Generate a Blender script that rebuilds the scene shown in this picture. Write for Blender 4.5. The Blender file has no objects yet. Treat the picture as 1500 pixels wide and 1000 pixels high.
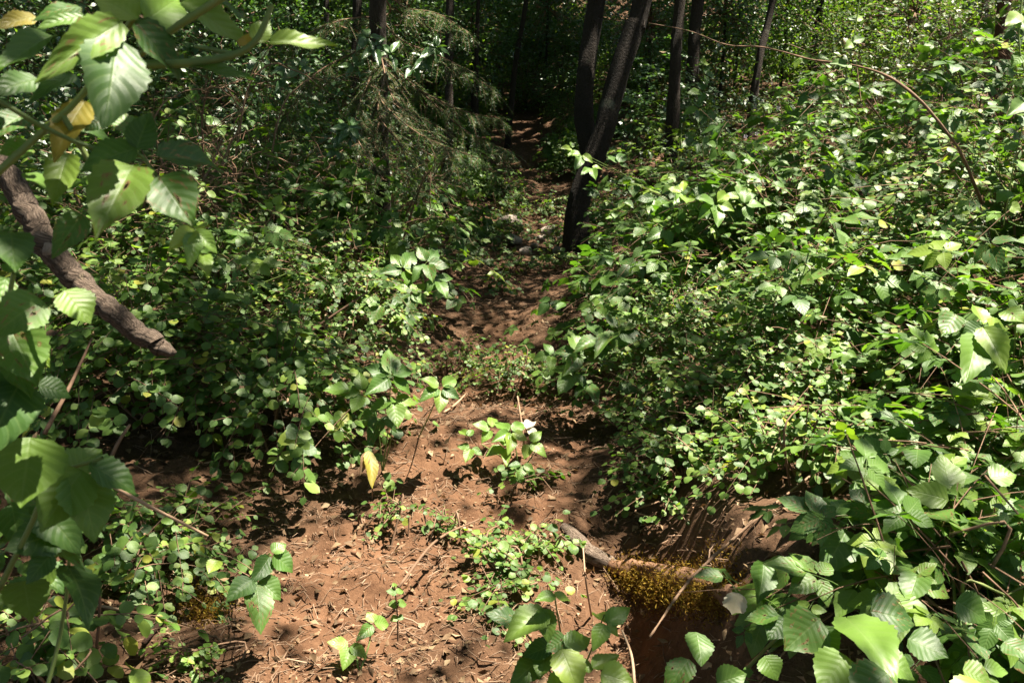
import bpy, math
import numpy as np
from mathutils import Matrix, Vector

R = np.random.RandomState(11)
SC = bpy.context.scene
COL = SC.collection
# ------------------------------------------------------------------ camera, sky, sun, exposure
CAM = np.array([0.0, 0.0, 1.6]); PITCH = math.radians(15.0); FOC = 1458.0
cd = bpy.data.cameras.new('camera'); cd.lens = 35.0; cd.sensor_width = 36.0
cd.clip_start = 0.05; cd.clip_end = 500.0
cd.dof.use_dof = True; cd.dof.focus_distance = 4.3; cd.dof.aperture_fstop = 13.0
cam = bpy.data.objects.new('camera', cd); COL.objects.link(cam)
cam.location = CAM; cam.rotation_euler = (math.pi / 2 - PITCH, 0, 0)
SC.camera = cam
SUN_EL = math.radians(68.0)
SH = np.array([0.80, 0.30]); SH = SH / np.linalg.norm(SH)
L = np.array([SH[0] * math.cos(SUN_EL), SH[1] * math.cos(SUN_EL), math.sin(SUN_EL)])   # towards the sun
world = bpy.data.worlds.new('World'); SC.world = world; world.use_nodes = True
wt = world.node_tree; bg = wt.nodes['Background']
sky = wt.nodes.new('ShaderNodeTexSky'); sky.sky_type = 'NISHITA'; sky.sun_disc = False
sky.sun_elevation = SUN_EL; sky.sun_rotation = math.atan2(L[0], L[1])
wt.links.new(sky.outputs[0], bg.inputs[0]); bg.inputs[1].default_value = 0.05
sd = bpy.data.lights.new('sun', 'SUN'); sd.energy = 5.0; sd.angle = math.radians(0.53); sd.color = (1.0, 0.92, 0.77)
sun = bpy.data.objects.new('sun', sd); COL.objects.link(sun)
sun.rotation_euler = Vector(L).to_track_quat('Z', 'Y').to_euler()
vs = SC.view_settings; vs.view_transform = 'Standard'; vs.look = 'None'; vs.gamma = 1.0; vs.exposure = 2.35
SC.cycles.max_bounces = 8; SC.cycles.transmission_bounces = 4; SC.cycles.diffuse_bounces = 4
SC.cycles.caustics_reflective = False; SC.cycles.caustics_refractive = False
SC.cycles.use_denoising = True

# ------------------------------------------------------------------ maths helpers
FWD = np.array([0, math.cos(PITCH), -math.sin(PITCH)]); UPV = np.array([0, math.sin(PITCH), math.cos(PITCH)]); RGT = np.array([1.0, 0, 0])
def at(px, py, d):
    """world point seen at photo pixel px,py at depth d metres along the view axis"""
    return CAM + d * FWD + (px - 750) / FOC * d * RGT + (500 - py) / FOC * d * UPV
def proj(P):
    v = P - CAM; d = v @ FWD
    dd = np.where(np.abs(d) < 1e-3, 1e-3, d)
    return 750 + FOC * (v @ RGT) / dd, 500 - FOC * (v @ UPV) / dd, d
def nrm(v):
    v = np.asarray(v, float); return v / np.maximum(np.linalg.norm(v, axis=-1, keepdims=True), 1e-9)
_LAT = np.random.RandomState(5).rand(256, 256)
def vnoise(x, y):
    xi = np.floor(x).astype(int); yi = np.floor(y).astype(int); fx = x - xi; fy = y - yi
    fx = fx * fx * (3 - 2 * fx); fy = fy * fy * (3 - 2 * fy)
    a = _LAT[xi % 256, yi % 256]; b = _LAT[(xi + 1) % 256, yi % 256]; c = _LAT[xi % 256, (yi + 1) % 256]; d = _LAT[(xi + 1) % 256, (yi + 1) % 256]
    return (a * (1 - fx) + b * fx) * (1 - fy) + (c * (1 - fx) + d * fx) * fy - 0.5
def fbm(x, y, f, o=4):
    s = 0; a = 1.0
    for k in range(o):
        s = s + a * vnoise(x * f + 17.3 * k, y * f + 9.1 * k); f *= 2.03; a *= 0.5
    return s
def sst(a, b, x):
    t = np.clip((x - a) / (b - a), 0, 1); return t * t * (3 - 2 * t)

PY = np.array([-5, 2.0, 2.8, 3.8, 4.7, 5.8, 6.9, 8.5, 10, 13, 17, 22, 60.0])
PX = np.array([-.4, -.32, -.30, -.2, -.12, -.06, .0, .14, .22, .25, .1, -.5, -4.0])
PW = np.array([.55, .55, .52, .46, .38, .30, .28, .32, .42, .45, .45, .5, .5])
def path_d(x, y):   # signed: distance right of path centre / half width
    return (x - np.interp(y, PY, PX)) / np.interp(y, PY, PW)
def ground(x, y, fine=True):
    x = np.asarray(x, float); y = np.asarray(y, float)
    z = 0.045 * np.clip(y - 9, 0, 4) + 0.10 * np.clip(y - 13, 0, 7) + 0.33 * np.clip(y - 20, 0, 60)
    p = path_d(x, y); w = np.interp(y, PY, PW)
    off_r = np.clip((p - 1) * w, 0, 30); off_l = np.clip((-p - 1) * w, 0, 30)
    z = z + 0.16 * sst(0, .5, off_r) + 0.15 * np.clip(off_r - .3, 0, 4) + 0.10 * sst(0, .6, off_l) + 0.07 * np.clip(off_l - .4, 0, 5)
    z = z + 0.13 * np.exp(-((y - 4.15) / .55) ** 2 - ((p) / 1.3) ** 2) - 0.14 * np.exp(-((y - 5.6) / .8) ** 2 - (p / 1.4) ** 2)
    # small gully on the right of the near path, with a steep soil bank behind it
    g = np.exp(-((y - 2.62) / .62) ** 4)
    xr = x - (.36 + .10 * (y - 2.6))
    z = z - 0.24 * g * np.exp(-(xr / .17) ** 2) + 0.17 * g * sst(.12, .30, xr) * (1 - sst(.5, 1.2, xr))
    z = z + 0.10 * fbm(x, y, .5, 2) * sst(2, 10, y) + 0.5 * fbm(x, y, .16, 2) * sst(14, 24, y)
    if fine:
        z = z + 0.06 * fbm(x, y, 2.1, 3) + 0.036 * fbm(x + 3, y, 7.5, 3) + 0.024 * fbm(x, y + 5, 25., 2)
    return z
def gz(x, y): return float(ground(np.array([x]), np.array([y]))[0])
def gp(px, py):
    """ground point under photo pixel"""
    d0 = nrm(at(px, py, 1.0) - CAM)
    t = np.linspace(1.0, 45, 2400); P = CAM + t[:, None] * d0
    h = P[:, 2] - ground(P[:, 0], P[:, 1])
    i = int(np.argmax(h < 0)) if (h < 0).any() else len(t) - 1
    return P[i]

# ------------------------------------------------------------------ mesh helpers
class Acc:
    def __init__(s): s.V = []; s.Q = []; s.U = []; s.R = []; s.n = 0
    def add(s, V, Q, U=None, rnd=0.0):
        V = np.asarray(V, float).reshape(-1, 3); Q = np.asarray(Q, int).reshape(-1, 4)
        s.V.append(V); s.Q.append(Q + s.n); s.n += len(V)
        s.U.append(np.zeros((len(V), 2)) if U is None else np.asarray(U, float).reshape(-1, 2))
        s.R.append(np.broadcast_to(np.asarray(rnd, float), (len(V),)))
    def mesh(s, name, mat, org=(0, 0, 0), smooth=True):
        return mk_mesh(name, np.concatenate(s.V) - np.asarray(org), np.concatenate(s.Q), mat, np.concatenate(s.U), np.concatenate(s.R), smooth)
def mk_mesh(name, V, Q, mat, U=None, rnd=None, smooth=True):
    me = bpy.data.meshes.new(name); n = len(V); m = len(Q)
    me.vertices.add(n); me.vertices.foreach_set('co', np.ascontiguousarray(V, dtype=np.float32).ravel())
    me.loops.add(m * 4); me.loops.foreach_set('vertex_index', np.ascontiguousarray(Q, dtype=np.int32).ravel())
    me.polygons.add(m); me.polygons.foreach_set('loop_start', np.arange(0, m * 4, 4, dtype=np.int32))
    me.update(calc_edges=True)
    if smooth: me.polygons.foreach_set('use_smooth', np.ones(m, dtype=bool))
    if U is not None:
        a = me.attributes.new('luv', 'FLOAT2', 'POINT'); a.data.foreach_set('vector', np.ascontiguousarray(U, dtype=np.float32).ravel())
    if rnd is not None:
        a = me.attributes.new('rnd', 'FLOAT', 'POINT'); a.data.foreach_set('value', np.ascontiguousarray(rnd, dtype=np.float32))
    me.materials.append(mat)
    return me
def link(name, data, parent=None, loc=None, label=None, cat=None, group=None, kind=None):
    o = bpy.data.objects.new(name, data); COL.objects.link(o)
    if parent is not None: o.parent = parent
    if loc is not None: o.location = loc
    if label: o['label'] = label
    if cat: o['category'] = cat
    if group: o['group'] = group
    if kind: o['kind'] = kind
    return o
def grid_quads(a, b):     # a rows, b columns of vertices
    i = np.arange(a - 1)[:, None] * b + np.arange(b - 1)[None]
    return np.stack([i, i + 1, i + b + 1, i + b], -1).reshape(-1, 4)
def tubes(P, rad, sides=4, caps=True):
    """batch of tubes: P (m,n,3), rad (m,n) -> V, Q, U"""
    P = np.asarray(P, float); rad = np.asarray(rad, float)
    if P.ndim == 2: P = P[None]; rad = rad[None]
    m, n, _ = P.shape
    T = nrm(np.gradient(P, axis=1)); ref = np.where(np.abs(T[:, :1, 2:]) > .9, np.array([1., 0, 0]), np.array([0, 0, 1.]))
    A = nrm(np.cross(T, np.broadcast_to(ref, T.shape))); B = np.cross(T, A)
    th = np.linspace(0, 2 * np.pi, sides, endpoint=False)
    V = P[:, :, None] + rad[:, :, None, None] * (np.cos(th)[None, None, :, None] * A[:, :, None] + np.sin(th)[None, None, :, None] * B[:, :, None])
    i = np.arange(n - 1)[:, None] * sides; j = np.arange(sides)[None]; k = (j + 1) % sides
    q = np.stack([i + j, i + k, i + sides + k, i + sides + j], -1).reshape(-1, 4)
    Q = (q[None] + (np.arange(m) * n * sides)[:, None, None]).reshape(-1, 4)
    U = np.zeros((m, n, sides, 2)); U[..., 0] = np.linspace(0, 1, n)[None, :, None]
    V = V.reshape(-1, 3)
    if caps and sides == 4:
        e = np.arange(m) * n * sides
        Q = np.concatenate([Q, np.stack([e + 3, e + 2, e + 1, e], -1), np.stack([e + (n - 1) * 4, e + (n - 1) * 4 + 1, e + (n - 1) * 4 + 2, e + (n - 1) * 4 + 3], -1)])
    return V, Q, U.reshape(-1, 2)
def curve(pts, n):
    """smooth (Catmull-Rom) resample of a few control points"""
    p = np.asarray(pts, float); p = np.concatenate([[2 * p[0] - p[1]], p, [2 * p[-1] - p[-2]]])
    t = np.linspace(0, len(pts) - 1 - 1e-6, n); i = t.astype(int); f = (t - i)[:, None]
    a, b, c, d = p[i], p[i + 1], p[i + 2], p[i + 3]
    return .5 * (2 * b + (c - a) * f + (2 * a - 5 * b + 4 * c - d) * f ** 2 + (3 * b - a - 3 * c + d) * f ** 3)
def leaf_tmpl(nu, nv, wmax, peak, tip, serr=0., pleat=0., fold=.12, curl=.12, seed=0, wav=.0):
    """one leaf blade: base at origin, along +Y to 1, normal +Z. quads grid"""
    r = np.random.RandomState(seed)
    u = np.linspace(0, 1, nu + 1); u = np.where((u > 0) & (u < 1), u, u)
    v = np.linspace(-1, 1, nv)
    a = np.clip(u / peak, 0, 1); b = np.clip((u - peak) / (1 - peak), 0, 1)
    w = np.where(u < peak, np.sqrt(np.clip(1 - (1 - a) ** 2, 0, 1)) ** .9, (1 - b ** tip[0]) ** tip[1])
    w = wmax * np.maximum(w, .03)
    W = w[:, None] * np.ones(nv)[None]
    U2 = np.broadcast_to(u[:, None], W.shape).copy()
    if serr:
        e = serr * np.where(np.arange(nu + 1) % 2 == 0, -1, 1); e[0] = e[-1] = 0
        W[:, 0] *= 1 + e; W[:, -1] *= 1 + e
    X = W * v[None]
    Z = fold * np.abs(X) * 1.0 - curl * U2 ** 2 + wav * np.sin(U2 * 9 + r.rand() * 6) * np.abs(v)[None] * wmax - .25 * curl * (v[None] ** 2) * W
    if pleat:
        Z = Z + pleat * np.where(np.arange(nu + 1) % 2 == 0, -1, 1)[:, None] * (np.abs(v)[None] > .1) * (u * (1 - u) * 4)[:, None]
    V = np.stack([X, U2, Z], -1).reshape(-1, 3)
    UV = np.stack([U2, np.broadcast_to(v[None], W.shape)], -1).reshape(-1, 2)
    return V, grid_quads(nu + 1, nv), UV
def frames(t, n):
    """rotation matrices with columns x, y=t, z~n"""
    t = nrm(t); x = nrm(np.cross(t, n)); z = np.cross(x, t)
    return np.stack([x, t, z], -1)
def place(T, F, pos, size):
    """batch-place template T at pos with frames F and sizes -> V, Q, U"""
    V, Q, U = T; m = len(pos)
    W = np.einsum('mij,nj->mni', F, V) * np.asarray(size)[:, None, None] + pos[:, None]
    QQ = (Q[None] + (np.arange(m) * len(V))[:, None, None]).reshape(-1, 4)
    return W.reshape(-1, 3), QQ, np.tile(U, (m, 1))
def merge_t(parts):
    V = []; Q = []; U = []; n = 0
    for v, q, u in parts:
        V.append(v); Q.append(q + n); U.append(u); n += len(v)
    return np.concatenate(V), np.concatenate(Q), np.concatenate(U)

# ------------------------------------------------------------------ materials
def newmat(name):
    m = bpy.data.materials.new(name); m.use_nodes = True
    nt = m.node_tree; nt.nodes.clear()
    return m, nt, (lambda t, **k: _node(nt, t, k))
def _node(nt, t, k):
    n = nt.nodes.new(t)
    for a, b in k.items(): setattr(n, a, b)
    return n
def ramp(nt, stops, src=None, interp='LINEAR'):
    n = nt.nodes.new('ShaderNodeValToRGB'); cr = n.color_ramp; cr.interpolation = interp
    while len(cr.elements) < len(stops): cr.elements.new(.5)
    for e, (p, c) in zip(cr.elements, stops): e.position = p; e.color = (*c, 1)
    if src is not None: nt.links.new(src, n.inputs[0])
    return n.outputs[0]
def mth(nt, op, a, b=None, c=None):
    n = nt.nodes.new('ShaderNodeMath'); n.operation = op
    for i, x in enumerate((a, b, c)):
        if x is None: continue
        if isinstance(x, (int, float)): n.inputs[i].default_value = x
        else: nt.links.new(x, n.inputs[i])
    return n.outputs[0]
def mixc(nt, f, a, b, mode='MIX'):
    n = nt.nodes.new('ShaderNodeMix'); n.data_type = 'RGBA'; n.blend_type = mode
    for i, x in ((0, f), (6, a), (7, b)):
        if isinstance(x, (int, float)): n.inputs[i].default_value = x
        elif isinstance(x, tuple): n.inputs[i].default_value = (*x, 1)
        else: nt.links.new(x, n.inputs[i])
    return n.outputs[2]
def noise(nt, scale, detail=3, coord='Object', rough=.55):
    tc = nt.nodes.new('ShaderNodeTexCoord'); n = nt.nodes.new('ShaderNodeTexNoise')
    n.inputs['Scale'].default_value = scale; n.inputs['Detail'].default_value = detail; n.inputs['Roughness'].default_value = rough
    nt.links.new(tc.outputs[coord], n.inputs['Vector']); return n.outputs[0]
def leaf_mat(name, stops, transl=.38, tcol=(1.5, 1.75, .45), rough=.42, vein=.22, nv=7.0, bump=.25, spec=.5, damage=.0):
    m, nt, N = newmat(name); lk = nt.links.new
    at_ = N('ShaderNodeAttribute', attribute_name='rnd'); oi = N('ShaderNodeObjectInfo')
    rnd = mth(nt, 'FRACT', mth(nt, 'ADD', at_.outputs['Fac'], oi.outputs['Random']))
    col = ramp(nt, stops, rnd)
    uv = N('ShaderNodeAttribute', attribute_name='luv'); sp = N('ShaderNodeSeparateXYZ'); lk(uv.outputs['Vector'], sp.inputs[0])
    u, v = sp.outputs[0], mth(nt, 'ABSOLUTE', sp.outputs[1])
    lat = mth(nt, 'PINGPONG', mth(nt, 'MULTIPLY', mth(nt, 'SUBTRACT', u, mth(nt, 'MULTIPLY', v, .28)), nv), .5)   # 0 at the side veins
    latv = mth(nt, 'SUBTRACT', 1.0, mth(nt, 'MULTIPLY', lat, 7.0)); latv.node.use_clamp = True
    mid = mth(nt, 'SUBTRACT', 1.0, mth(nt, 'MULTIPLY', v, 14.0)); mid.node.use_clamp = True
    vv = mth(nt, 'MAXIMUM', mth(nt, 'MULTIPLY', latv, .6), mid)
    bl = noise(nt, 38.0, 2)
    col = mixc(nt, mth(nt, 'MULTIPLY', bl, .45), col, mixc(nt, 1.0, col, (.62, .70, .55), 'MULTIPLY'))
    col = mixc(nt, mth(nt, 'MULTIPLY', vv, vein), col, (.22, .30, .10))
    if damage:
        tcw = N('ShaderNodeTexCoord'); mpw = N('ShaderNodeVectorMath', operation='ADD'); cmb = N('ShaderNodeCombineXYZ'); lk(mth(nt, 'MULTIPLY', rnd, 57.0), cmb.inputs[0])
        vm = N('ShaderNodeVectorMath', operation='SCALE'); lk(uv.outputs['Vector'], vm.inputs[0]); vm.inputs['Scale'].default_value = 4.5
        lk(vm.outputs[0], mpw.inputs[0]); lk(cmb.outputs[0], mpw.inputs[1]); nz = N('ShaderNodeTexNoise'); nz.inputs['Scale'].default_value = 1.0; nz.inputs['Detail'].default_value = 3; lk(mpw.outputs[0], nz.inputs['Vector'])
        sc = nz.outputs[0]; old = mth(nt, 'LESS_THAN', mth(nt, 'FRACT', mth(nt, 'MULTIPLY', rnd, 7.0)), damage)
        br_ = mth(nt, 'MULTIPLY', mth(nt, 'SUBTRACT', sc, .58), 14.0); br_.node.use_clamp = True
        col = mixc(nt, mth(nt, 'MULTIPLY', br_, old), col, (.17, .10, .04))
        hole = mth(nt, 'MULTIPLY', mth(nt, 'GREATER_THAN', sc, .67), old)
    pb = N('ShaderNodeBsdfPrincipled'); lk(col, pb.inputs['Base Color'])
    pb.inputs['Specular IOR Level'].default_value = spec
    lk(mth(nt, 'ADD', rough - .06, mth(nt, 'MULTIPLY', bl, .16)), pb.inputs['Roughness'])
    h = mth(nt, 'SUBTRACT', mth(nt, 'MULTIPLY', lat, 1.0), mth(nt, 'MULTIPLY', mid, .5))
    bp = N('ShaderNodeBump'); bp.inputs['Strength'].default_value = bump; bp.inputs['Distance'].default_value = .003
    lk(h, bp.inputs['Height']); lk(bp.outputs[0], pb.inputs['Normal'])
    tr = N('ShaderNodeBsdfTranslucent'); lk(mixc(nt, 1.0, col, tcol, 'MULTIPLY'), tr.inputs['Color'])
    mx = N('ShaderNodeMixShader'); mx.inputs[0].default_value = transl
    lk(pb.outputs[0], mx.inputs[1]); lk(tr.outputs[0], mx.inputs[2])
    out = N('ShaderNodeOutputMaterial'); fin = mx.outputs[0]
    if damage:
        tp = N('ShaderNodeBsdfTransparent'); m2 = N('ShaderNodeMixShader'); lk(hole, m2.inputs[0]); lk(fin, m2.inputs[1]); lk(tp.outputs[0], m2.inputs[2]); fin = m2.outputs[0]
    lk(fin, out.inputs[0])
    return m
def plain_mat(name, stops, scale=30., rough=.85, bump=.6, dist=.01, stretch=None, extra=None, spec=.25, detail=5, tube_s=3.):
    m, nt, N = newmat(name); lk = nt.links.new
    tc = N('ShaderNodeTexCoord'); mp = N('ShaderNodeMapping'); lk(tc.outputs['Object'], mp.inputs[0])
    if stretch == 'tube':
        la = N('ShaderNodeAttribute', attribute_name='luv'); sx = N('ShaderNodeSeparateXYZ'); lk(la.outputs['Vector'], sx.inputs[0]); cb = N('ShaderNodeCombineXYZ')
        lk(mth(nt, 'COSINE', sx.outputs[1]), cb.inputs[0]); lk(mth(nt, 'SINE', sx.outputs[1]), cb.inputs[1]); lk(mth(nt, 'MULTIPLY', sx.outputs[0], tube_s), cb.inputs[2]); lk(cb.outputs[0], mp.inputs[0])
    elif stretch: mp.inputs['Scale'].default_value = stretch
    n1 = N('ShaderNodeTexNoise'); n1.inputs['Scale'].default_value = scale; n1.inputs['Detail'].default_value = detail; n1.inputs['Roughness'].default_value = .65
    lk(mp.outputs[0], n1.inputs['Vector'])
    at_ = N('ShaderNodeAttribute', attribute_name='rnd'); oi = N('ShaderNodeObjectInfo')
    rr = mth(nt, 'FRACT', mth(nt, 'ADD', at_.outputs['Fac'], oi.outputs['Random']))
    col = ramp(nt, stops, mth(nt, 'ADD', mth(nt, 'MULTIPLY', n1.outputs[0], .75), mth(nt, 'MULTIPLY', rr, .3)))
    if extra:
        n2 = N('ShaderNodeTexNoise'); n2.inputs['Scale'].default_value = extra[0]; n2.inputs['Detail'].default_value = 4
        lk(tc.outputs['Object'], n2.inputs['Vector'])
        f = mth(nt, 'MULTIPLY', mth(nt, 'SUBTRACT', n2.outputs[0], extra[1]), 9.0); f.node.use_clamp = True
        col = mixc(nt, f, col, extra[2])
    pb = N('ShaderNodeBsdfPrincipled'); lk(col, pb.inputs['Base Color']); pb.inputs['Roughness'].default_value = rough
    pb.inputs['Specular IOR Level'].default_value = spec
    bp = N('ShaderNodeBump'); bp.inputs['Strength'].default_value = bump; bp.inputs['Distance'].default_value = dist
    lk(n1.outputs[0], bp.inputs['Height']); lk(bp.outputs[0], pb.inputs['Normal'])
    out = N('ShaderNodeOutputMaterial'); lk(pb.outputs[0], out.inputs[0])
    return m
def soil_mat():
    m, nt, N = newmat('forest_soil'); lk = nt.links.new
    a = noise(nt, 3.2, 5, rough=.65); b = noise(nt, 26., 6, rough=.7); c = noise(nt, 140., 4, rough=.7)
    hm = N('ShaderNodeAttribute', attribute_name='rnd').outputs['Fac']
    dry = ramp(nt, [(.25, (.034, .017, .009)), (.43, (.074, .037, .020)), (.60, (.140, .073, .040)), (.78, (.23, .130, .076))], mth(nt, 'ADD', mth(nt, 'MULTIPLY', a, .45), mth(nt, 'ADD', mth(nt, 'MULTIPLY', b, .40), mth(nt, 'MULTIPLY', c, .18))))
    hum = ramp(nt, [(.3, (.030, .018, .011)), (.5, (.075, .043, .025)), (.7, (.15, .085, .05))], mth(nt, 'ADD', mth(nt, 'MULTIPLY', b, .6), mth(nt, 'MULTIPLY', c, .4)))
    f = mth(nt, 'ADD', hm, mth(nt, 'MULTIPLY', mth(nt, 'SUBTRACT', b, .5), .9)); f.node.use_clamp = True
    col = mixc(nt, f, dry, hum)
    pb = N('ShaderNodeBsdfPrincipled'); lk(col, pb.inputs['Base Color']); pb.inputs['Roughness'].default_value = .95; pb.inputs['Specular IOR Level'].default_value = .1
    bp = N('ShaderNodeBump'); bp.inputs['Strength'].default_value = .9; bp.inputs['Distance'].default_value = .012
    lk(mth(nt, 'ADD', b, mth(nt, 'MULTIPLY', c, .5)), bp.inputs['Height']); lk(bp.outputs[0], pb.inputs['Normal'])
    out = N('ShaderNodeOutputMaterial'); lk(pb.outputs[0], out.inputs[0]); return m

M_BRAM = leaf_mat('bramble_leaf', [(0, (.040, .095, .018)), (.4, (.066, .138, .023)), (.75, (.098, .180, .029)), (.93, (.135, .215, .032)), (1, (.17, .24, .03))], transl=.36, rough=.46, vein=.28, bump=.28, spec=.38, damage=.35)
M_SNOW = leaf_mat('snowberry_leaf', [(0, (.050, .106, .022)), (.4, (.080, .150, .029)), (.75, (.118, .200, .038)), (.93, (.18, .26, .044)), (1, (.30, .29, .04))], transl=.38, rough=.5, vein=.14, nv=4.5, bump=.12, spec=.4)
M_YOUNG = leaf_mat('young_leaf', [(0, (.13, .25, .04)), (.6, (.19, .31, .05)), (1, (.27, .37, .06))], transl=.45, tcol=(1.3, 1.3, .4), rough=.42, vein=.25, bump=.22)
M_FAR = leaf_mat('woodland_leaf', [(0, (.042, .085, .018)), (.5, (.072, .125, .025)), (.85, (.11, .175, .030)), (1, (.19, .22, .035))], transl=.45, rough=.42, vein=.1)
M_CROWN = leaf_mat('canopy_leaf', [(0, (.035, .075, .020)), (.6, (.055, .105, .028)), (1, (.09, .14, .035))], transl=.25, rough=.5, vein=.1)
M_DARK = leaf_mat('evergreen_leaf', [(0, (.035, .085, .028)), (.6, (.055, .115, .038)), (1, (.085, .15, .045))], transl=.28, rough=.35, vein=.15, spec=.65)
M_NEEDLE = leaf_mat('conifer_needle', [(0, (.030, .075, .022)), (.6, (.052, .110, .032)), (1, (.085, .155, .048))], transl=.25, rough=.45, vein=0)
M_DEADLEAF = leaf_mat('dead_leaf', [(0, (.07, .040, .022)), (.5, (.14, .082, .045)), (.85, (.22, .14, .08)), (1, (.34, .24, .15))], transl=.15, tcol=(1.2, 1, .7), rough=.7, vein=.1, spec=.25)
M_PALE = leaf_mat('pale_dry_leaf', [(0, (.42, .38, .30)), (1, (.55, .50, .42))], transl=.15, tcol=(1, 1, .9), rough=.7, vein=.1, spec=.2)
M_YELLOW = leaf_mat('yellowing_leaf', [(0, (.30, .24, .035)), (1, (.38, .32, .05))], transl=.45, tcol=(1.2, 1.1, .4), rough=.5, vein=.3)
M_MOSS = leaf_mat('moss_frond', [(0, (.075, .034, .009)), (.4, (.15, .080, .014)), (.7, (.20, .13, .020)), (1, (.30, .21, .03))], transl=.3, tcol=(1.2, 1.1, .5), rough=.8, vein=0, spec=.1)
M_CANE = plain_mat('green_cane', [(.2, (.07, .12, .03)), (.6, (.15, .20, .05)), (.9, (.25, .22, .09))], 20, .55, .2, .002, spec=.4)
M_TWIG = plain_mat('brown_twig', [(.2, (.07, .040, .024)), (.55, (.16, .095, .058)), (.9, (.30, .20, .13))], 35, .8, .4, .003)
M_DRY = plain_mat('dry_stalk', [(.2, (.20, .12, .07)), (.55, (.34, .22, .14)), (.9, (.48, .36, .25))], 35, .8, .4, .003)
M_LITTER = plain_mat('litter_twig', [(.2, (.07, .042, .026)), (.5, (.16, .10, .062)), (.95, (.34, .24, .165))], 35, .85, .4, .003)
M_BARK = plain_mat('dark_bark', [(.2, (.010, .008, .006)), (.5, (.026, .019, .014)), (.75, (.050, .037, .028)), (.95, (.085, .065, .05))], 5, .92, 1., .03, 'tube', (5., .66, (.11, .11, .08)))
M_RBARK = plain_mat('reddish_bark', [(.2, (.04, .02, .012)), (.5, (.10, .05, .03)), (.9, (.20, .11, .065))], 5, .9, 1., .02, 'tube')
M_SNAG = plain_mat('weathered_bark', [(.32, (.04, .028, .020)), (.45, (.15, .108, .080)), (.58, (.30, .23, .18)), (.8, (.48, .40, .32))], 7.0, .92, 1., .015, 'tube', (16., .63, (.08, .07, .03)), tube_s=16., detail=8)
M_ROCK = plain_mat('grey_rock', [(.2, (.13, .10, .08)), (.5, (.26, .215, .18)), (.9, (.42, .36, .31))], 14, .9, .7, .02)
M_CLOD = plain_mat('soil_clod', [(.2, (.08, .042, .024)), (.5, (.20, .108, .062)), (.9, (.36, .22, .14))], 60, .95, .5, .005)
M_SOIL = soil_mat()
M_PETAL = plain_mat('pale_petal', [(.2, (.5, .36, .42)), (.9, (.75, .65, .68))], 30, .6, .1, .001)

# ------------------------------------------------------------------ the setting: ground and path
gx = np.concatenate([-np.geomspace(40, 2.6, 46), np.linspace(-2.5, 2.5, 215), np.geomspace(2.6, 40, 46)])
gy = np.concatenate([np.linspace(-12, 1.3, 20), np.linspace(1.4, 6.5, 260), np.geomspace(6.55, 80, 120)])
GX, GY = np.meshgrid(gx, gy)
GZ = ground(GX, GY)
PD = np.abs(path_d(GX, GY))
HUM = sst(.75, 1.35, PD + .5 * fbm(GX, GY, 2.2, 3)) * .9 + .08 + .75 * sst(4.6, 7, GY)
gul = np.exp(-((GY - 2.55) / .6) ** 4) * np.exp(-((GX - .44) / .18) ** 4)
HUM = np.clip(HUM + .55 * sst(-.05, .35, fbm(GX + 9, GY + 4, 1.7, 3)) - .8 * gul, 0, 1)
GV = np.stack([GX, GY, GZ], -1).reshape(-1, 3); GQ = grid_quads(len(gy), len(gx))
fc = GV[GQ].mean(1); onp = (np.abs(path_d(fc[:, 0], fc[:, 1]) + .5 * fbm(fc[:, 0], fc[:, 1], 3.1, 3)) < 1.0) & (fc[:, 1] < 24) & (fc[:, 1] > -6)
def sub(V, Q, h):
    idx, inv = np.unique(Q, return_inverse=True)
    return V[idx], inv.reshape(-1, 4), h[idx]
for nm, sel in (('ground', ~onp), ('path', onp)):
    v, q, h = sub(GV, GQ[sel], HUM.ravel())
    link(nm, mk_mesh(nm, v, q, M_SOIL, None, h), kind='structure')

# ------------------------------------------------------------------ leaf shapes
BR = dict(wmax=.36, peak=.40, tip=(1.55, 1.05))
def br_leaf(nu, nv, seed, **k): return leaf_tmpl(nu, nv, seed=seed, **{**BR, **k})
HI_LEAFLET = [br_leaf(17, 7, s, serr=.05, pleat=.0035, fold=.16 + .1 * (s % 3), curl=.10 + .08 * (s % 4), wav=.10) for s in range(6)]
DIAM = (np.array([[0, 0, 0], [.33, .45, .03], [0, 1, -.1], [-.33, .45, .03]]), np.array([[0, 1, 2, 3]]), np.array([[0, 0], [.45, 1], [1, 0], [.45, -1.]]))
def compound(n, nu, nv, seed, **k):
    """palmate bramble leaf: petiole then 3 or 5 leaflets; whole size ~ leaflet length 1"""
    r = np.random.RandomState(seed); parts = []
    angs = {3: [0, 68, -68], 5: [0, 52, -52, 112, -112]}[n]; szs = {3: [1, .86, .86], 5: [1, .86, .86, .66, .66]}[n]
    for a, s in zip(angs, szs):
        T = br_leaf(nu, nv, r.randint(99), **k) if nu else DIAM
        a = math.radians(a + r.uniform(-9, 9)); t = np.array([math.sin(a), math.cos(a), r.uniform(-.30, .12)])
        F = frames(t[None], np.array([[r.uniform(-.2, .2) + .25 * math.sin(a), r.uniform(-.2, .2), 1.]]))
        off = nrm(t) * (.28 if a == 0 or abs(a) < .2 else .08)
        parts.append(place(T, F, np.array([[0, .62, 0]]) + off[None], np.array([s * r.uniform(.9, 1.08)])))
    pet = np.array([[0, 0, -.10], [0, .3, -.02], [0, .62, 0], [0, .9, 0]])
    v, q, u = tubes(pet, np.array([.02, .017, .015, .01]), 3); u[:, 1] = .0
    if nu: parts.append((v, q, u))
    return merge_t(parts)
C_FAR = [compound(5 if s % 3 else 3, 0, 0, s + 60) for s in range(3)]
C_HI = [compound(5 if s % 3 else 3, 8, 5, s, serr=.05, pleat=.006, fold=.2, curl=.16, wav=.06) for s in range(8)]
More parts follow.
